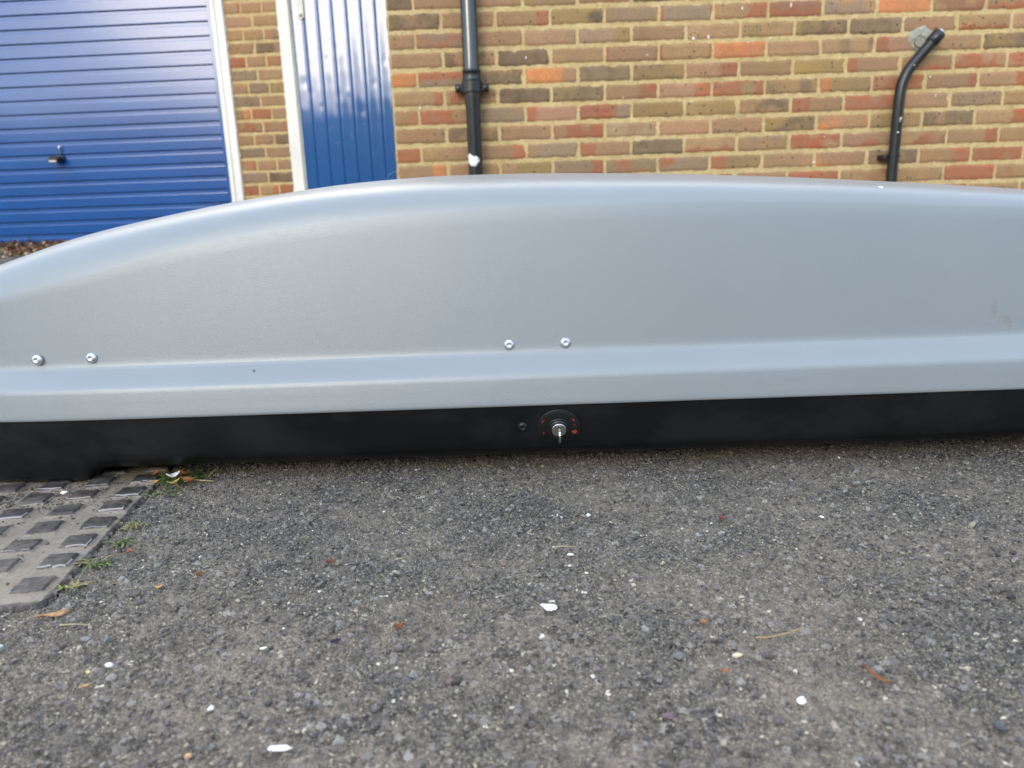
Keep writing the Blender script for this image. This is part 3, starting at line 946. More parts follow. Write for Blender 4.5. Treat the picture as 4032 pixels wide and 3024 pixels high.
for (x_, z_, s_) in [(1.657, .655, .005), (1.6545, .645, .003), (1.651, .602, .005), (1.697, .862, .0025), (1.659, .66, .003)]:
    vs = []
    for k in range(8):
        a = k * math.pi / 4
        vs.append((x_ + s_ * math.cos(a) * random.uniform(.6, 1.1), yy - .0222, z_ + s_ * .8 * math.sin(a) * random.uniform(.6, 1.1)))
    v2 = [(v[0], v[1] + .003, v[2]) for v in vs]
    mb = MB(); mb.add(vs + v2, [tuple(range(8))] + [(i, (i + 1) % 8, 8 + (i + 1) % 8, 8 + i) for i in range(8)])
    link('paint_fleck', mb.mesh(), M_WHITE, wp)

# ---------------------------------------------------------------- roof box
BYAW = R(-1.0)
BO = Vector((0, .887, 0))
def WB(x, y, z):   # box-local (x along, y inward from the lid flange, z) -> world
    return Vector((BO.x + x * math.cos(BYAW) - y * math.sin(BYAW), BO.y + x * math.sin(BYAW) + y * math.cos(BYAW), z + .0035 * x))
ztx = [-.98, -.95, -.90, -.84, -.78, -.73, -.69, -.63, -.563, -.439, -.318, -.233, -.111, .038, .241, .428, .60, .696, .85, 1.0, 1.08, 1.115, 1.13]
ztz = [.165, .185, .215, .243, .264, .280, .291, .3105, .3290, .3505, .3665, .3750, .3805, .3790, .3705, .3580, .3435, .3345, .318, .295, .265, .22, .17]
zrx = [-.98, -.9, -.75, -.641, -.528, -.411, -.298, -.218, -.105, .007, .223, .396, .644, .85, 1.0, 1.08, 1.13]
zrz = [.150, .175, .225, .252, .276, .303, .321, .330, .336, .338, .337, .330, .314, .30, .26, .22, .155]
xb = np.concatenate([np.linspace(-.98, -.9, 14), np.linspace(-.895, -.60, 28), np.linspace(-.596, -.53, 24), np.linspace(-.522, 1.05, 140), np.linspace(1.055, 1.13, 14)])
def sm(xq, xp, fp):
    y = np.interp(xq, xp, fp)
    # light smoothing over x
    xx = np.linspace(xp[0], xp[-1], 800); yy_ = np.interp(xx, xp, fp)
    w = np.hanning(61); w /= w.sum(); ys_ = np.convolve(np.pad(yy_, 30, mode='reflect', reflect_type='odd'), w, 'valid')
    return np.interp(xq, xx, ys_)
ZT = sm(xb, ztx, ztz); ZR = sm(xb, zrx, zrz)
xc, hl = .075, 1.062
hwid = .39 * (1 - np.abs((xb - xc) / hl) ** 9) ** .5
hwid = np.maximum(hwid, .02)
CY = .39
def lid_profile(zt, zr):
    zr = max(zr, .17); zt = max(zt, zr + .012)
    P = [(.010, .0990), (.0025, .0985), (.0005, .0990), (0, .1005), (.0002, .103), (.0012, .110), (.0028, .120), (.0042, .1310), (.0052, .1355), (.0068, .1386), (.0100, .1418),
         (.0160, .1465), (.0215, .1508), (.0265, .1550), (.0288, .1570), (.0300, .1582), (.0303, .1590), (.0313, .1600), (.0320, .1615), (.0327, .1640), (.0333, .1670), (.0340, .173)]
    lean = .115
    n1 = 10
    for i in range(1, n1 + 1):
        z = .173 + (zr - .173) * (i / n1) ** 1.1
        P.append((.034 + lean * (z - .173) + .5 * max(0, z - .173 - (zr - .173) * .85) ** 2, z))
    y0, z0 = P[-1]
    hh = zt - z0; ww = hh * 1.0 + .055
    p0, p1, p2, p3 = (y0, z0), (y0 + .20 * hh, z0 + .70 * hh), (y0 + .28 * ww, zt - .003), (y0 + ww, zt + .0015)
    n2 = 22
    for i in range(1, n2 + 1):
        t = i / n2
        P.append(tuple((1 - t) ** 3 * a + 3 * (1 - t) ** 2 * t * b + 3 * (1 - t) * t * t * c + t ** 3 * d for a, b, c, d in zip(p0, p1, p2, p3)))
    y1, z1 = P[-1]
    for i in range(1, 9):
        t = i / 8
        P.append((y1 + (CY - y1) * t, z1 + .012 * (1 - (1 - t) ** 2)))
    return P
prof_n = None
rows = []
for i, x_ in enumerate(xb):
    P = lid_profile(ZT[i], ZR[i])
    full = P + [(2 * CY - y, z) for y, z in P[-2::-1]]
    s_ = hwid[i] / .39
    rows.append([WB(x_, CY + (y - CY) * s_, z) for y, z in full])
arr = np.array([[tuple(v) for v in r__] for r__ in rows])
lid_me = grid_mesh(arr, 'lid')
box = empty('roof_box', (0, .887, 0), 'large silver grey car roof box with black base lying on the asphalt', 'roof box')
lid = link('lid', lid_me, M_LID, box, smooth=True)
# underside rolled lip closes the lid ends
# base tray
def base_profile(xx):
    k = 1 / (1 + math.exp(max(-50, min(50, (xx + .563) / .0045))))        # foot at the left
    k2 = 1 / (1 + math.exp(-(xx - .80) / .012))
    zb = .0225 + .006 / (1 + math.exp(-(xx - .66) / .015)) - .0190 * max(k, k2)
    return [(.006, .112), (.0062, .099), (.0100, .085), (.0150, .065), (.0205, .047), (.0250, .0345), (.0285, zb + .0115), (.0325, zb + .0060), (.0385, zb + .0020), (.047, zb), (.07, zb), (.12, zb + .002), (.2, zb + .006), (CY, zb + .008)]
rows = []
for i, x_ in enumerate(xb):
    P = base_profile(x_)
    full = P + [(2 * CY - y, z) for y, z in P[-2::-1]]
    s_ = hwid[i] / .39 * (.985 if abs(x_ - xc) > 1.0 else 1)
    rows.append([WB(x_, CY + (y - CY) * s_, z) for y, z in full])
base = link('base', grid_mesh(np.array([[tuple(v) for v in r__] for r__ in rows])), M_BLK, box, smooth=True)

def lid_front_y(z): return .034 + .115 * (z - .173)
def place(x, y, z, nrm):
    p_ = WB(x, y, z)
    nw_ = Vector((nrm[0] * math.cos(BYAW) - nrm[1] * math.sin(BYAW), nrm[0] * math.sin(BYAW) + nrm[1] * math.cos(BYAW), nrm[2]))
    return Matrix.Translation(p_) @ nw_.to_track_quat('Z', 'Y').to_matrix().to_4x4()
RIV = [(.0069, -.001), (.0069, .0006), (.0064, .0016), (.0052, .0026), (.0038, .0033), (.0028, .0035), (.0022, .0028), (.0015, .0022), (.0003, .0020)]
for (x_, z_) in [(-.6055, .1705), (-.5355, .1708), (-.0025, .1708), (.0685, .1712)]:
    Mr = place(x_, lid_front_y(z_ - .0), z_ - .0035 * x_, (0, -1, .115))
    mb = MB(); mb.lathe(RIV, Mr, 32)
    rv = link('rivet', mb.mesh(), M_RIVET, lid, origin=Mr.translation, smooth=True)
    a_ = random.uniform(0, 6.28)
    mb = MB(); mb.box(lambda u, d, z: Mr @ Vector((u * math.cos(a_) - d * math.sin(a_), u * math.sin(a_) + d * math.cos(a_), z)), (.0028, -.00025, .0012), (.0064, .00025, .0030))
    link('slot', mb.mesh(), M_PIPE, rv)
def base_y(z): return float(np.interp(z, [.03, .0345, .047, .065, .085, .099], [.027, .0250, .0205, .0150, .0100, .0062]))
nb = (0, -1, -.28)
Mr = place(.0115, base_y(.0685), .0685, nb)
mb = MB(); mb.lathe(RIV, Mr, 28); link('rivet', mb.mesh(), M_BLK, base, origin=Mr.translation, smooth=True)['label'] = 'black rivet'
# lock: local frame X right, Y up the face, Z out
lc = WB(.0570, base_y(.0655) - .0004, .0652)
zo = Vector((0, -1, -.28)).normalized(); xo = Vector((math.cos(BYAW), math.sin(BYAW), 0)); yo = zo.cross(xo)
ML = Matrix(((xo.x, yo.x, zo.x, lc.x), (xo.y, yo.y, zo.y, lc.y), (xo.z, yo.z, zo.z, lc.z), (0, 0, 0, 1)))
mm = .001
def outline_plate(pts, z0, z1, M, mb, inset=.0004):
    n = len(pts); cx = sum(p[0] for p in pts) / n; cy = sum(p[1] for p in pts) / n
    A_ = [M @ Vector((x, y, z0)) for x, y in pts]; B_ = [M @ Vector((x, y, z1)) for x, y in pts]
    mb.add(A_ + B_, [(i, (i + 1) % n, n + (i + 1) % n, n + i) for i in range(n)] + [tuple(range(n, 2 * n))])
mb = MB()
pts = []
Ro, Ri = 27.6 * mm, 13.0 * mm
arc = [R(-16 + 212 * i / 48) for i in range(49)]
o_ = [(Ro * math.cos(a), Ro * math.sin(a)) for a in arc]
lobeL = [(-20.5 * mm + 7.0 * mm * math.cos(a), -7.5 * mm + 5.6 * mm * math.sin(a)) for a in [R(180 + 14 + 110 * i / 8) for i in range(9)]]
lobeR = [(20.5 * mm + 7.0 * mm * math.cos(a), -7.5 * mm + 5.6 * mm * math.sin(a)) for a in [R(-124 + 110 * i / 8) for i in range(9)]]
inn = [(Ri * math.cos(a), Ri * math.sin(a)) for a in [R(212 - 244 * i / 40) for i in range(41)]]
# build as strip between outer path and inner path
outer = o_[0:] + lobeL
outer = lobeR + o_ + lobeL
m_ = len(outer); inn2 = [(Ri * math.cos(a), Ri * math.sin(a)) for a in [R(-32 + 244 * i / (m_ - 1)) for i in range(m_)]]
vs = [ML @ Vector((x, y, .0)) for x, y in outer] + [ML @ Vector((x, y, .0011)) for x, y in outer] + \
     [ML @ Vector((x * .975, y * .975, .0016)) for x, y in outer] + [ML @ Vector((x, y, .0018)) for x, y in inn2]
fs = []
for b_i in range(3):
    for i in range(m_ - 1): fs.append((b_i * m_ + i, b_i * m_ + i + 1, (b_i + 1) * m_ + i + 1, (b_i + 1) * m_ + i))
mb.add(vs, fs)
M_ESC = mat_plain('satin_black_plate', (.0095, .0092, .0095), .42, 0, .15, 200)
esc = link('lock_plate', mb.mesh(), M_ESC, box, origin=lc, smooth=True)
mb = MB()
mb.lathe([(.0150, .0), (.0150, .0026), (.0143, .0034), (.0130, .0030), (.0122, .0026), (.0118, .0040), (.0110, .0046), (.0096, .0044), (.0088, .0036)], ML, 48)
link('lock_bezel', mb.mesh(), M_PIPE, esc, smooth=True)
mb = MB()
mb.lathe([(.0092, .002), (.0092, .0058), (.0087, .0064), (.0010, .0063)], ML, 48)
link('lock_cylinder', mb.mesh(), M_STEEL, esc, smooth=False)
mb = MB()
mb.box(lambda u, d, z: ML @ Vector((u, z, d)), (-.0012, .0063, .0030), (.0012, .0067, .0064))
link('keyway', mb.mesh(), M_PIPE, esc)
# arrow arc and padlock symbols, embossed; flecks of red enamel left in them
def ribbon(pts, w, z0, z1, mb):
    for a, b in zip(pts[:-1], pts[1:]):
        A_, B_ = Vector(a), Vector(b); t = (B_ - A_); L_ = t.length
        if L_ < 1e-6: continue
        t /= L_; nn = Vector((-t.y, t.x)) * w / 2
        q = [A_ + nn - t * w * .2, A_ - nn - t * w * .2, B_ - nn + t * w * .2, B_ + nn + t * w * .2]
        vs = [ML @ Vector((p.x, p.y, z1)) for p in q] + [ML @ Vector((p.x, p.y, z0)) for p in q]
        mb.add(vs, [(0, 1, 2, 3), (0, 4, 5, 1), (1, 5, 6, 2), (2, 6, 7, 3), (3, 7, 4, 0)])
def circ(cx, cy, r_, a0, a1, n=16): return [(cx + r_ * math.cos(R(a0 + (a1 - a0) * i / n)), cy + r_ * math.sin(R(a0 + (a1 - a0) * i / n))) for i in range(n + 1)]
mb = MB()
ribbon(circ(0, 0, .0225, 24, 156, 40), .0004, .001, .0021, mb); ribbon(circ(0, 0, .0200, 24, 156, 40), .0004, .001, .0021, mb)
for sg in (-1, 1):
    ax_, ay_ = sg * .0213, .0045
    ribbon([(ax_ - .0026, ay_ + .0012), (ax_, ay_ - .0026), (ax_ + .0026, ay_ + .0012)], .0007, .001, .0022, mb)
    bx_, by_ = sg * .0200, -.0062
    ribbon([(bx_ - .0028, by_ + .0024), (bx_ + .0028, by_ + .0024), (bx_ + .0028, by_ - .0006), (bx_ + .0012, by_ - .0028), (bx_ - .0012, by_ - .0028), (bx_ - .0028, by_ - .0006), (bx_ - .0028, by_ + .0024)], .0005, .001, .0022, mb)
    if sg < 0: ribbon([(bx_ - .0019, by_ + .0024), (bx_ - .0019, by_ + .0046)] + circ(bx_, by_ + .0046, .0019, 180, 0, 8) + [(bx_ + .0019, by_ + .0024)], .0006, .001, .0022, mb)
    else: ribbon([(bx_ + .0019, by_ + .0024), (bx_ + .0019, by_ + .0050)] + circ(bx_ + .0038, by_ + .0050, .0019, 180, 0, 8) + [(bx_ + .0057, by_ + .0038)], .0006, .001, .0022, mb)
link('lock_symbols', mb.mesh(), M_ESC, esc)
mb = MB()
def red(pts):
    mb = MB(); outline_plate([(x * mm, y * mm) for x, y in pts], .0012, .0023, ML, mb)
    link('red_marking', mb.mesh(), M_RED, esc)
red([(-21.6, 10.4), (-20.4, 11.4), (-19.2, 12.2), (-18.2, 13.4), (-17.8, 13.0), (-18.8, 11.4), (-20.2, 10.8), (-21.0, 9.6)])
red([(16.8, 13.4), (17.6, 14.0), (18.8, 13.4), (19.6, 12.6), (19.8, 11.2), (19.0, 10.4), (18.2, 11.4), (17.4, 12.4)])
red([(19.2, 6.6), (20.0, 6.2), (21.0, 4.6), (20.4, 4.2), (19.4, 5.4)])
red([(-19.6, -4.6), (-18.8, -4.4), (-18.4, -6.2), (-19.4, -7.4), (-20.2, -7.2), (-20.0, -6.0)])
red([(16.8, -3.8), (20.6, -3.2), (22.6, -2.6), (23.0, -5.2), (21.6, -7.4), (20.0, -8.2), (17.8, -6.8), (16.6, -5.0)])
mb = MB()
outline_plate([(x * mm, y * mm) for x, y in [(19.3, -4.4), (19.9, -4.0), (20.5, -4.4), (20.3, -5.2), (20.5, -7.0), (19.3, -7.0), (19.5, -5.2)]], .0016, .0026, ML, mb)
link('keyhole_mark', mb.mesh(), M_PIPE, esc)
# key seen edge-on: blade, neck, rounded bow in the upright plane
mb = MB()
bow = [(.000, .0040), (.004, .0040), (.006, .0055)] + [(.0105 + .0062 * math.cos(R(a)), -.0024 + .0086 * math.sin(R(a))) for a in range(130, -131, -20)] + [(.006, -.0085), (.004, -.0040), (.000, -.0040)]
n = len(bow); tk = .00115
vs = [ML @ Vector((-tk, y, .0062 + o)) for o, y in bow] + [ML @ Vector((tk, y, .0062 + o)) for o, y in bow]
mb.add(vs, [tuple(range(n)), tuple(reversed(range(n, 2 * n)))] + [(i, n + i, n + (i + 1) % n, (i + 1) % n) for i in range(n)])
key = link('key', mb.mesh(), M_STEEL, esc)

# ---------------------------------------------------------------- manhole cover
studs_px = [(-.4964, .9762), (-.4925, .9249), (-.489, .8783), (-.4845, .8305), (-.4773, .7793), (-.4739, .7323), (-.467, .6838), (-.4612, .6344)]
def P2(u, v): return PO + E1 * u + E2 * v
res = .0013
us = np.arange(0, PW, res); vs_ = np.arange(0, PD, res)
U, V = np.meshgrid(us, vs_)
stud_c = []
for (x_, y_) in studs_px:
    u0, v0 = plate_uv(x_, y_)
    for j in range(8):
        stud_c.append((u0 + .0568 * j, v0 + .0125 + .0012 * j * 0))
u0, v0 = plate_uv(*studs_px[0])
for q in (1, 2):
    for j in range(8): stud_c.append((u0 + .0568 * j, v0 + .0125 + .0492 * q))
Hh = np.zeros_like(U); W = np.zeros_like(U)
rs = np.random.default_rng(12)
for (cu, cv) in stud_c:
    a = np.abs(U - cu) / .0135; b = np.abs(V - cv) / .0125
    rad = np.maximum(a, b)
    rad = rad + .06 * rnd_noise2(U, V, int(rs.integers(1e6)), 300) * (rad < 1.6)
    h_ = np.clip((1.28 - rad) / .30, 0, 1)
    dmg = 1.0 if rs.random() > .25 else rs.uniform(.6, .9)
    Hh = np.maximum(Hh, h_ * dmg)
    front = (V < cv) & (np.abs(U - cu) < .0145) & (rad > 1.02) & (rad < 1.11)
    W = np.maximum(W, front * rs.uniform(.3, 1.0))  # front edges only: worn line with the sky's light painted on
hs = Hh * Hh * (3 - 2 * Hh)
# raised outer rim on the two visible sides
rimu = np.clip(1 - np.abs(U - .004) / .006, 0, 1); rimv = np.clip(1 - np.abs(V - .005) / .008, 0, 1)
rim = np.maximum(rimu, rimv)
nz1 = rnd_noise2(U, V, 8, 50); nz2 = rnd_noise2(U, V, 9, 400)
Zp = .0008 + hs * (.0050 + .0005 * nz1) + .0004 * nz1 + .0003 * nz2 + rim * .0004
# ragged margin
eb = .0030 + .0022 * rnd_noise2(U, V, 14, 130) + .0022 * rnd_noise2(U, V, 15, 420)
edge = np.minimum(U, V)
drop = np.clip((eb - edge) / .004, 0, 1)
Zp = Zp - drop * .008
cut = np.clip(1 - np.hypot(np.clip(.016 - U, 0, 1), np.clip(.016 - V, 0, 1)) / .016, 0, 1)
Zp = np.where((U < .016) & (V < .016) & (cut < .12), Zp - .014, Zp)
Pxy = PO[None, None] + U[..., None] * E1 + V[..., None] * E2
me = grid_mesh(np.concatenate([Pxy, Zp[..., None]], -1))
vfloat(me, 'hgt', np.clip(hs + rim * (.62 + .3 * nz1) + drop * .5, 0, 1).ravel()); vfloat(me, 'wear', W.ravel())
cov = link('manhole_cover', me, M_COVER, origin=(PO[0], PO[1], 0), smooth=True)
tag(cov, 'old cast iron inspection cover with raised square studs partly under the roof box', 'manhole cover')

# ---------------------------------------------------------------- loose stones
PH = (1 + 5 ** .5) / 2
ICO_V = np.array([(-1, PH, 0), (1, PH, 0), (-1, -PH, 0), (1, -PH, 0), (0, -1, PH), (0, 1, PH), (0, -1, -PH), (0, 1, -PH), (PH, 0, -1), (PH, 0, 1), (-PH, 0, -1), (-PH, 0, 1)], float)
ICO_V /= np.linalg.norm(ICO_V[0])
ICO_F = np.array([(0, 11, 5), (0, 5, 1), (0, 1, 7), (0, 7, 10), (0, 10, 11), (1, 5, 9), (5, 11, 4), (11, 10, 2), (10, 7, 6), (7, 1, 8), (3, 9, 4), (3, 4, 2), (3, 2, 6), (3, 6, 8), (3, 8, 9), (4, 9, 5), (2, 4, 11), (6, 2, 10), (8, 6, 7), (9, 8, 1)])
def subdiv(V, F):
    V = [tuple(v) for v in V]; d = {}; NF = []
    def mid(a, b):
        k = (min(a, b), max(a, b))
        if k not in d:
            m__ = np.array(V[a]) + np.array(V[b]); m__ /= np.linalg.norm(m__); d[k] = len(V); V.append(tuple(m__))
        return d[k]
    for a, b, c in F:
        ab, bc, ca = mid(a, b), mid(b, c), mid(c, a)
        NF += [(a, ab, ca), (b, bc, ab), (c, ca, bc), (ab, bc, ca)]
    return np.array(V), np.array(NF)
ICO2_V, ICO2_F = subdiv(ICO_V, ICO_F)

def stones(pos, size, cols, seed, flat=.6, hi=True):
    r_ = np.random.default_rng(seed)
    BV, BF = (ICO2_V, ICO2_F) if hi else (ICO_V, ICO_F)
    nv = len(BV); n = len(pos)
    J = 1 + r_.normal(size=(n, nv, 1)) * (.10 if hi else .16)
    # planar chips make them angular
    V = np.tile(BV, (n, 1, 1)) * J
    for _ in range(4):
        d = r_.normal(size=(n, 1, 3)); d /= np.linalg.norm(d, axis=2, keepdims=True)
        lim = r_.uniform(.25, .7, size=(n, 1))
        dot = (V * d).sum(2)
        V = V - d * np.clip(dot - lim, 0, None)[..., None]
    sc = size[:, None, None] * np.stack([r_.uniform(.8, 1.35, n), r_.uniform(.65, 1.0, n), r_.uniform(.35, .8, n) * flat / .6], -1)[:, None, :]
    V = V * sc
    a = r_.uniform(0, 6.28, n); c_, s_ = np.cos(a)[:, None], np.sin(a)[:, None]
    x, y = V[..., 0] * c_ - V[..., 1] * s_, V[..., 0] * s_ + V[..., 1] * c_
    tl = r_.normal(size=(n, 1)) * .25
    z = V[..., 2] + x * tl
    V = np.stack([x, y, z], -1) + pos[:, None, :]
    me = bpy.data.meshes.new('stones')
    F = (BF[None] + (np.arange(n) * nv)[:, None, None]).reshape(-1, 3)
    np_mesh(me, V.reshape(-1, 3), F)
    vcol(me, 'col', np.repeat(cols, nv, 0))
    return me
PAL = np.array([(.062, .060, .059), (.095, .090, .085), (.13, .122, .112), (.165, .153, .137), (.11, .103, .098), (.145, .145, .138), (.20, .182, .155), (.050, .047, .044), (.27, .24, .18), (.135, .102, .098), (.42, .36, .25), (.62, .60, .56)])
PAL = PAL * np.array([1.12, 1.10, 1.07])
PRB = np.array([.15, .20, .18, .11, .10, .06, .06, .09, .020, .02, .006, .0015]); PRB /= PRB.sum()
def scatter(n, x0, x1, y0, y1, seed):
    r_ = np.random.default_rng(seed)
    x = r_.uniform(x0, x1, n * 3); y = r_.uniform(y0, y1, n * 3)
    dens = .55 + .45 * rnd_noise2(x, y, seed + 1, 14)
    k = r_.random(n * 3) < dens
    pu, pv = plate_uv(x, y)
    onp_ = (pu > -.002) & (pv > -.002) & (pu < PW)
    k &= ~onp_
    x, y = x[k][:n], y[k][:n]
    return x, y
def gravel(n, smin, smax, seed, hi, x0=-.78, x1=.80, y0=.30, y1=1.02, sink=.25):
    x, y = scatter(n, x0, x1, y0, y1, seed)
    r_ = np.random.default_rng(seed + 5)
    n = len(x)
    s = smin + (smax - smin) * r_.random(n) ** 2.6
    c = PAL[r_.choice(len(PAL), n, p=PRB)] * r_.uniform(.8, 1.25, (n, 1))
    return np.stack([x, y, s * sink + .0004 * np.ones(n)], -1), s, c
ps, ss, cs = [], [], []
for args in [(15000, .0006, .0016, 50, False), (22000, .0011, .0027, 60, False)]:
    a, b, c = gravel(*args, sink=.08); ps.append(a); ss.append(b); cs.append(c)
# grit lying on the cover, thickest against the box foot
r_ = np.random.default_rng(77)
uu = r_.uniform(.01, PW - .01, 4200); vv = .012 + (PD * .78) * (1 - r_.random(4200) ** 2.0)
vv = np.where(r_.random(4200) < .6, r_.uniform(.245, .345, 4200), vv)
xy = PO + uu[:, None] * E1 + vv[:, None] * E2
xy = xy[(uu > .06) | (r_.random(4200) < .35)]
n = len(xy); s = .0006 + .0022 * r_.random(n) ** 3
ps.append(np.concatenate([xy, (.0012 + s * .3)[:, None]], 1)); ss.append(s); cs.append(PAL[r_.choice(len(PAL), n, p=PRB)] * np.array([1.15, 1.0, .82]))
gv = link('gravel', stones(np.concatenate(ps), np.concatenate(ss), np.concatenate(cs), 3, hi=False), M_STONE)
tag(gv, 'loose fine grit scattered over the asphalt and cover', 'gravel', kind='stuff')
a, b, c = gravel(800, .0020, .0042, 70, True, sink=.04)
ps2, ss2, cs2 = [a], [b], [c]
gv2 = link('chippings', stones(a, b, c, 6, hi=True), M_STONE)
tag(gv2, 'coarser grey stone chippings strewn over the asphalt', 'chippings', kind='stuff')

# single stones and bits one can point to
def one_stone(name, x, y, sx, sy, sz, rgb, label, cat, seed, yaw=0, z=None):
    r_ = np.random.default_rng(seed)
    BV, BF = subdiv(ICO2_V, ICO2_F)
    V = BV.copy()
    V *= 1 + .09 * rnd_noise2(V[:, 0] * 1.0 + V[:, 2], V[:, 1], seed, 2.2)[:, None]
    for _ in range(11):
        d = r_.normal(size=3); d /= np.linalg.norm(d)
        V -= d * np.clip(V @ d - r_.uniform(.45, .85), 0, None)[:, None]
    kk = 1.0 if sx > .008 else .78
    V *= np.array([sx * kk, sy * kk, sz * kk])
    V *= 1 + .02 * r_.normal(size=(len(V), 1))
    c_, s_ = math.cos(yaw), math.sin(yaw)
    V = np.stack([V[:, 0] * c_ - V[:, 1] * s_, V[:, 0] * s_ + V[:, 1] * c_, V[:, 2]], -1)
    V += np.array([x, y, sz * .55 if z is None else z])
    me = bpy.data.meshes.new(name); np_mesh(me, V, BF)
    vcol(me, 'col', np.tile(np.array(rgb), (len(V), 1)))
    o = link(name, me, M_STONE, origin=(x, y, 0), smooth=False)
    return tag(o, label, cat)
WH = (.74, .74, .74); CR = (.80, .76, .62); OR = (.55, .28, .10)
one_stone('white_pebble', .025, .577, .0085, .0060, .0030, (.95, .95, 1.0), 'biggest bright white pebble in the middle of the asphalt', 'pebble', 1, -.2)
one_stone('cream_stone', .0290, .5865, .0050, .0020, .0022, (.45, .42, .30), 'small cream stone bar touching the biggest white pebble', 'stone', 2, -.3)
one_stone('white_flint', -.158, .415, .0090, .0030, .0018, (.85, .82, .76), 'long thin white flint chip nearest the bottom edge', 'flint', 3, .02)
one_stone('white_pebble', .080, .770, .0042, .0042, .0028, WH, 'white pebble right of centre nearest the box lock', 'pebble', 4)
one_stone('white_pebble', .052, .675, .0055, .0035, .0022, WH, 'flat white pebble midway between the lock and biggest pebble', 'pebble', 5)
one_stone('white_pebble', .191, .443, .0050, .0046, .0034, WH, 'round white pebble on the lower right asphalt', 'pebble', 6, .6)
one_stone('white_pebble', -.220, .456, .0034, .0034, .0030, WH, 'round white pebble left of the thin flint chip', 'pebble', 7)
one_stone('white_pebble', -.321, .513, .0042, .0030, .0030, WH, 'white pebble beside the little yellow stone', 'pebble', 9, .4)
one_stone('yellow_stone', -.333, .505, .0030, .0024, .0022, (.70, .50, .22), 'little yellow stone beside a white pebble', 'stone', 10)
one_stone('cream_sliver', -.207, .531, .0060, .0018, .0014, CR, 'cream sliver of stone lying left of the dark flake', 'stone', 11, .25)
one_stone('pale_stone', -.426, .542, .0070, .0050, .0045, (.42, .45, .42), 'pale grey stone at the left edge below the cover', 'stone', 12)
one_stone('grey_stone', -.340, .548, .0050, .0038, .0055, (.20, .20, .20), 'upright grey stone in the pebble row below the cover', 'stone', 13, 1.2)
one_stone('grey_stone', -.360, .551, .0060, .0035, .0036, (.19, .19, .19), 'rounded grey stone left of the upright one', 'stone', 14, .3)
one_stone('dark_flake', -.150, .538, .0075, .0022, .0022, (.030, .032, .038), 'long dark slate flake on the left middle asphalt', 'stone', 15, .5)
one_stone('dark_stone', .306, .411, .0080, .0052, .0048, (.085, .088, .092), 'large dark stone in the lower right corner', 'stone', 16, -.4)
one_stone('dark_stone', .417, .566, .0070, .0045, .0042, (.050, .050, .052), 'dark angular stone by the right edge', 'stone', 17)
one_stone('green_stone', .120, .500, .0065, .0045, .0035, (.135, .145, .135), 'greenish grey stone right of the biggest white pebble', 'stone', 18)
one_stone('brown_shell', -.217, .440 - .03, .0040, .0028, .0025, (.50, .30, .14), 'orange brown husk below the left white pebbles', 'husk', 19)
one_stone('grey_pebble', .41, .835, .0075, .0055, .0045, (.19, .20, .19), 'rounded grey pebble in front of the box at the right', 'pebble', 20)
one_stone('grey_pebble', .425, .872, .0065, .0050, .0050, (.20, .20, .18), 'grey pebble close under the box base at the right', 'pebble', 21)
one_stone('pale_chip', .33, .745, .0040, .0028, .0020, CR, 'cream chip on the right of the asphalt by the box shadow', 'stone', 22)
one_stone('plum_stone', .098, .432, .0070, .0055, .0030, (.15, .105, .115), 'plum coloured flat stone at the bottom right of centre', 'stone', 23)
one_stone('white_chip', -.575, .890, .0060, .0045, .0045, (.85, .83, .70), 'crumpled cream chip lying on the studded cover', 'stone', 24, z=.006)

def leaf(name, x, y, z, L_, W_, rgb, curl, yaw, label, cat, group=None, seed=0):
    r_ = np.random.default_rng(seed)
    n, m__ = 11, 5
    if name == 'dry_leaf' and y < .9: L_ *= .82; W_ *= .82
    t = np.linspace(0, 1, n); s = np.linspace(-1, 1, m__)
    Tq, S_ = np.meshgrid(t, s)
    w = W_ * np.sin(np.pi * np.clip(Tq, .03, .97)) ** .8 * (1 + .25 * rnd_noise2(Tq, S_, seed, 7))
    Xl = (Tq - .5) * L_; Yl = S_ * w / 2
    Zl = curl * L_ * ((Tq - .5) ** 2 * 1.6 + .25 * S_ ** 2 * w / W_) + .06 * L_ * rnd_noise2(Tq, S_, seed + 3, 6) + z + .0018
    c_, s_ = math.cos(yaw), math.sin(yaw)
    me = grid_mesh(np.stack([x + Xl * c_ - Yl * s_, y + Xl * s_ + Yl * c_, Zl], -1))
    C = np.array(rgb)[None] * (.75 + .5 * r_.random((n * m__, 1)))
    vcol(me, 'col', C)
    o = link(name, me, M_LEAF, origin=(x, y, 0), smooth=True)
    md = o.modifiers.new('thickness', 'SOLIDIFY'); md.thickness = .0003
    return tag(o, label, cat, group)
BR = (.17, .062, .026)
leaf('dry_leaf', -.101, .552, 0, .011, .009, BR, .9, .4, 'curled rust brown leaf scrap left of the biggest white pebble', 'leaf', seed=1)
leaf('dry_leaf', -.310, .659, 0, .010, .007, BR, .8, 1.2, 'rust leaf scrap right of the cover corner', 'leaf', seed=2)
leaf('dry_leaf', -.339, .637, 0, .009, .006, (.50, .27, .08), .5, .2, 'small orange leaf scrap below the rust one', 'leaf', seed=3)
leaf('dry_leaf', -.405, .715, 0, .010, .008, (.25, .11, .06), .9, 2.0, 'brown husk beside the grass tuft at the cover edge', 'leaf', seed=4)
leaf('dry_leaf', -.187, .675, 0, .009, .009, (.13, .045, .025), .9, .8, 'dark red brown leaf scrap on the upper left asphalt', 'leaf', seed=5)
leaf('dry_leaf', .252, .463, .002, .030, .0052, (.19, .085, .042), .25, -1.15, 'ragged brown leaf stalk on the lower right asphalt', 'leaf', seed=6)
leaf('dry_leaf', -.414, .594, 0, .036, .010, (.33, .195, .10), .06, .25, 'flat orange brown leaf below the cover corner', 'leaf', seed=7)
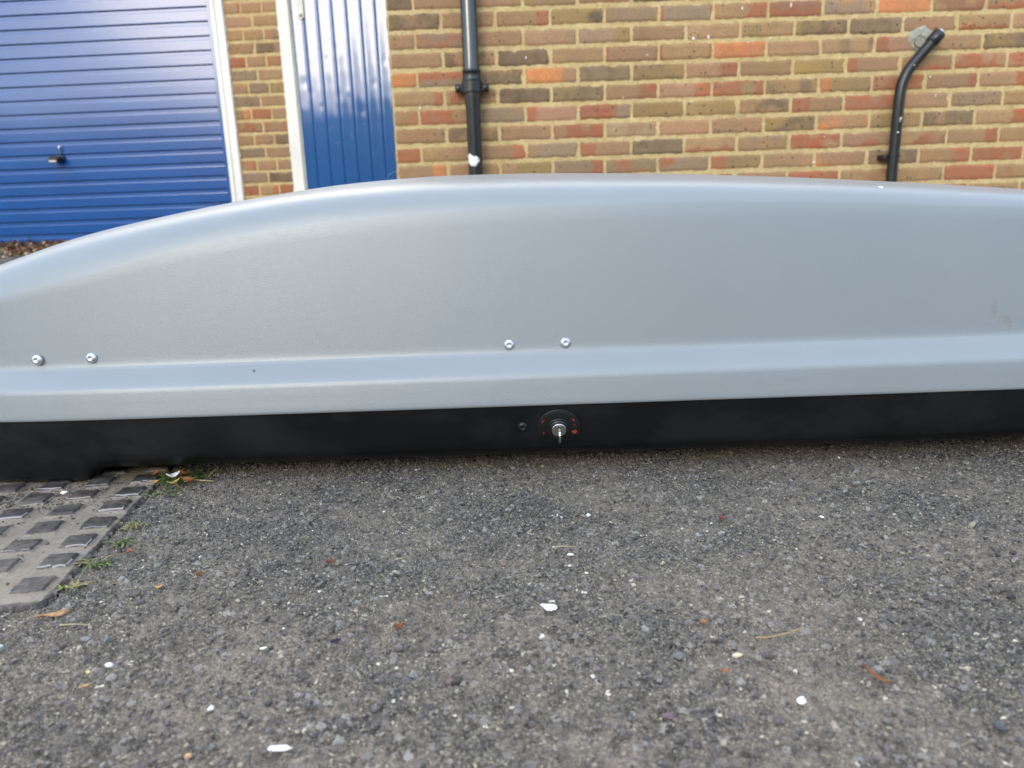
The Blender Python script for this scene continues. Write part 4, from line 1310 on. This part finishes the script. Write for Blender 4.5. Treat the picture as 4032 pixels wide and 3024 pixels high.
leaf('dry_leaf', .150, .545, 0, .008, .006, (.28, .12, .05), .6, 0, 'orange leaf scrap right of the biggest white pebble', 'leaf', seed=8)
leaf('dry_leaf', .222, .748, 0, .009, .006, (.18, .055, .03), .8, 1, 'reddish leaf scrap right of the upper middle asphalt', 'leaf', seed=9)
leaf('dry_leaf', .148, .478, 0, .007, .006, (.26, .11, .05), .6, 0, 'small orange scrap above the lower right white pebble', 'leaf', seed=10)
leaf('dry_leaf', -.325, .487, 0, .010, .004, (.38, .24, .10), .4, .3, 'tan leaf fragment under the little yellow stone', 'leaf', seed=12)
# straw stalks
def straw(x, y, pts, r_, rgb, label, parent=None):
    mb = MB(); P = catmull([(x + a, y + b, .003 + c) for a, b, c in pts], 5)
    mb.tube(P, [r_ * (1 - .6 * i / len(P)) for i in range(len(P))], 6)
    me = mb.mesh(); vcol(me, 'col', np.tile(np.array(rgb), (len(me.vertices), 1)))
    return tag(link('straw', me, M_LEAF, origin=(x, y, 0), smooth=True), label, 'straw')
straw(.206, .522, [(-.022, -.004, 0), (-.010, -.005, .001), (.006, -.001, .002), (.020, .007, .001)], .0008, (.34, .26, .12), 'long curved straw stalk on the right middle asphalt')
straw(.048, .690, [(-.010, 0, 0), (0, -.0005, .001), (.010, -.001, 0)], .0007, (.40, .33, .22), 'short pale stalk left of the flat white pebble')
straw(-.38, .572, [(-.014, .001, 0), (0, 0, .001), (.013, -.001, 0)], .0006, (.45, .40, .22), 'short pale stalk below the cover corner')

# grass tufts
def tuft(x, y, n, L0, L1, spread, label, seed, up_=.5, z0=0.0, dry=.15, group='grass tufts growing along the cover edge', ymax=None):
    r_ = np.random.default_rng(seed)
    Vl, Fl, Cl = [], [], []
    for _ in range(n):
        a = r_.uniform(0, 6.28); L_ = r_.uniform(L0, L1); w = r_.uniform(.0006, .0013)
        bx_, by_ = x + r_.normal() * spread, y + r_.normal() * spread * .5
        el = r_.uniform(.15, 1.0) * up_
        d = np.array([math.cos(a), math.sin(a), 0]); sd_ = np.array([-math.sin(a), math.cos(a), 0])
        dryq = r_.random() < dry
        c = np.array([.28, .23, .10]) if dryq else np.array([.075, .110, .034]) * r_.uniform(.7, 1.5)
        if r_.random() < .2: c = np.array([.18, .24, .05])
        m__ = 6; base_i = len(Vl)
        p = np.array([bx_, by_, z0 + .0005]); e = el * 1.3
        for i in range(m__ + 1):
            q = i / m__
            ww = w * (1 - q ** 2) + .0001
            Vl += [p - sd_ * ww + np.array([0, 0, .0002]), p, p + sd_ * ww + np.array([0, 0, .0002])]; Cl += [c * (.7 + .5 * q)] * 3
            p = p + (d * math.cos(e) + np.array([0, 0, 1]) * math.sin(e)) * L_ / m__
            e -= .30 * el + .10
            p[2] = max(p[2], z0 + .0008)
            if ymax is not None and p[1] > ymax and p[2] > .014: p[2] = .014
            if i < m__:
                o = base_i + 3 * i
                Fl += [(o, o + 3, o + 4, o + 1), (o + 1, o + 4, o + 5, o + 2)]
    me = bpy.data.meshes.new('tuft'); np_mesh(me, np.array(Vl), np.array(Fl)); vcol(me, 'col', np.array(Cl))
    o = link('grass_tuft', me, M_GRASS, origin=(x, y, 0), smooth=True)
    return tag(o, label, 'grass', group)
tuft(-.450, .940, 150, .018, .040, .015, 'largest green grass tuft half under the box base', 41, .6, ymax=.925)
tuft(-.425, .742, 26, .008, .016, .005, 'middle grass tuft beside the cover edge', 42, .7)
tuft(-.430, .692, 34, .008, .018, .006, 'bright grass tuft nearest the cover corner', 43, .7)
tuft(-.438, .786, 26, .006, .015, .007, 'dry yellow grass tuft above the middle one', 44, .5, dry=.9)
tuft(-.425, .647, 26, .005, .013, .007, 'dry yellow grass tuft at the cover corner', 45, .5, dry=.9)
tuft(-.455, .890, 34, .006, .014, .012, 'thin mossy grass below the largest tuft', 46, .5, dry=.3)
# dead leaves caught in the big tuft
for i, (x_, y_, L_, W_, c_, cu, ya, lb) in enumerate([
    (-.445, .945, .024, .008, (.30, .12, .045), .5, -.5, 'rust brown curled leaf in the largest grass tuft'),
    (-.470, .915, .012, .010, (.55, .34, .16), .6, .3, 'square tan scrap left of the white petal'),
    (-.425, .912, .022, .010, (.26, .10, .04), .7, -.2, 'crumpled brown leaf at the right of the largest tuft'),
    (-.440, .903, .016, .006, (.50, .36, .12), .8, .9, 'yellow twisted leaf below the white petal'),
    (-.450, .925, .016, .011, (.70, .68, .66), .9, .5, 'white petal in the largest grass tuft'),
    (-.480, .935, .014, .009, (.30, .13, .06), .8, 1.2, 'brown leaf on the left of the largest tuft')]):
    leaf('dry_leaf', x_, y_, .003 + .001 * i, L_, W_, c_, cu, ya, lb, 'leaf', seed=60 + i)
straw(-.420, .915, [(-.012, 0, .003), (0, .002, .004), (.012, .001, .003), (.024, .003, .001)], .0009, (.50, .42, .18), 'yellow stalk beside the crumpled leaves at the tuft')

# leaf litter against the garage door
def litter(n, seed):
    r_ = np.random.default_rng(seed)
    x = r_.uniform(-4.0, -1.6, n); y = 4.80 - np.abs(r_.normal(size=n)) * .38 - x * .0 
    yd = GY + x * math.tan(GA)
    y = yd - .02 - np.abs(r_.normal(size=n)) * .30
    pile = .030 * np.exp(-((yd - y) / .20) ** 2)
    z = g_height(x, y) + r_.random(n) * pile
    Vl, Ql, Cl = [], [], []
    PALL = np.array([(.16, .085, .045), (.26, .16, .085), (.42, .31, .18), (.10, .055, .035), (.20, .09, .04), (.50, .40, .26)])
    q0 = np.array([(0, 1, 4, 3), (1, 2, 5, 4), (3, 4, 7, 6), (4, 5, 8, 7)])
    for i in range(n):
        L_ = r_.uniform(.010, .034); W_ = L_ * r_.uniform(.4, .9)
        u, v = np.meshgrid([-1, 0, 1], [-1, 0, 1]); u = u.ravel().astype(float); v = v.ravel().astype(float)
        sc = np.where(np.abs(u) + np.abs(v) == 2, .55, 1)
        P = np.stack([u * L_ / 2 * sc, v * W_ / 2 * sc, (u ** 2 + v ** 2) * L_ * r_.uniform(-.15, .3) + r_.normal(size=9) * L_ * .06], -1)
        rx, ry, rz = r_.normal() * .6, r_.normal() * .6, r_.uniform(0, 6.28)
        Rm = np.array(Matrix.Rotation(rz, 3, 'Z') @ Matrix.Rotation(rx, 3, 'X') @ Matrix.Rotation(ry, 3, 'Y'))
        P = P @ Rm.T + np.array([x[i], y[i], z[i] + .006])
        Vl.append(P); Ql.append(q0 + 9 * i); Cl.append(np.tile(PALL[r_.integers(len(PALL))] * r_.uniform(.7, 1.2), (9, 1)))
    me = bpy.data.meshes.new('litter'); np_mesh(me, np.concatenate(Vl), np.concatenate(Ql)); vcol(me, 'col', np.concatenate(Cl))
    return me
lt = link('leaf_litter', litter(5200, 9), M_LEAF)
tag(lt, 'brown dead leaves drifted against the foot of the garage door', 'leaf litter', kind='stuff')
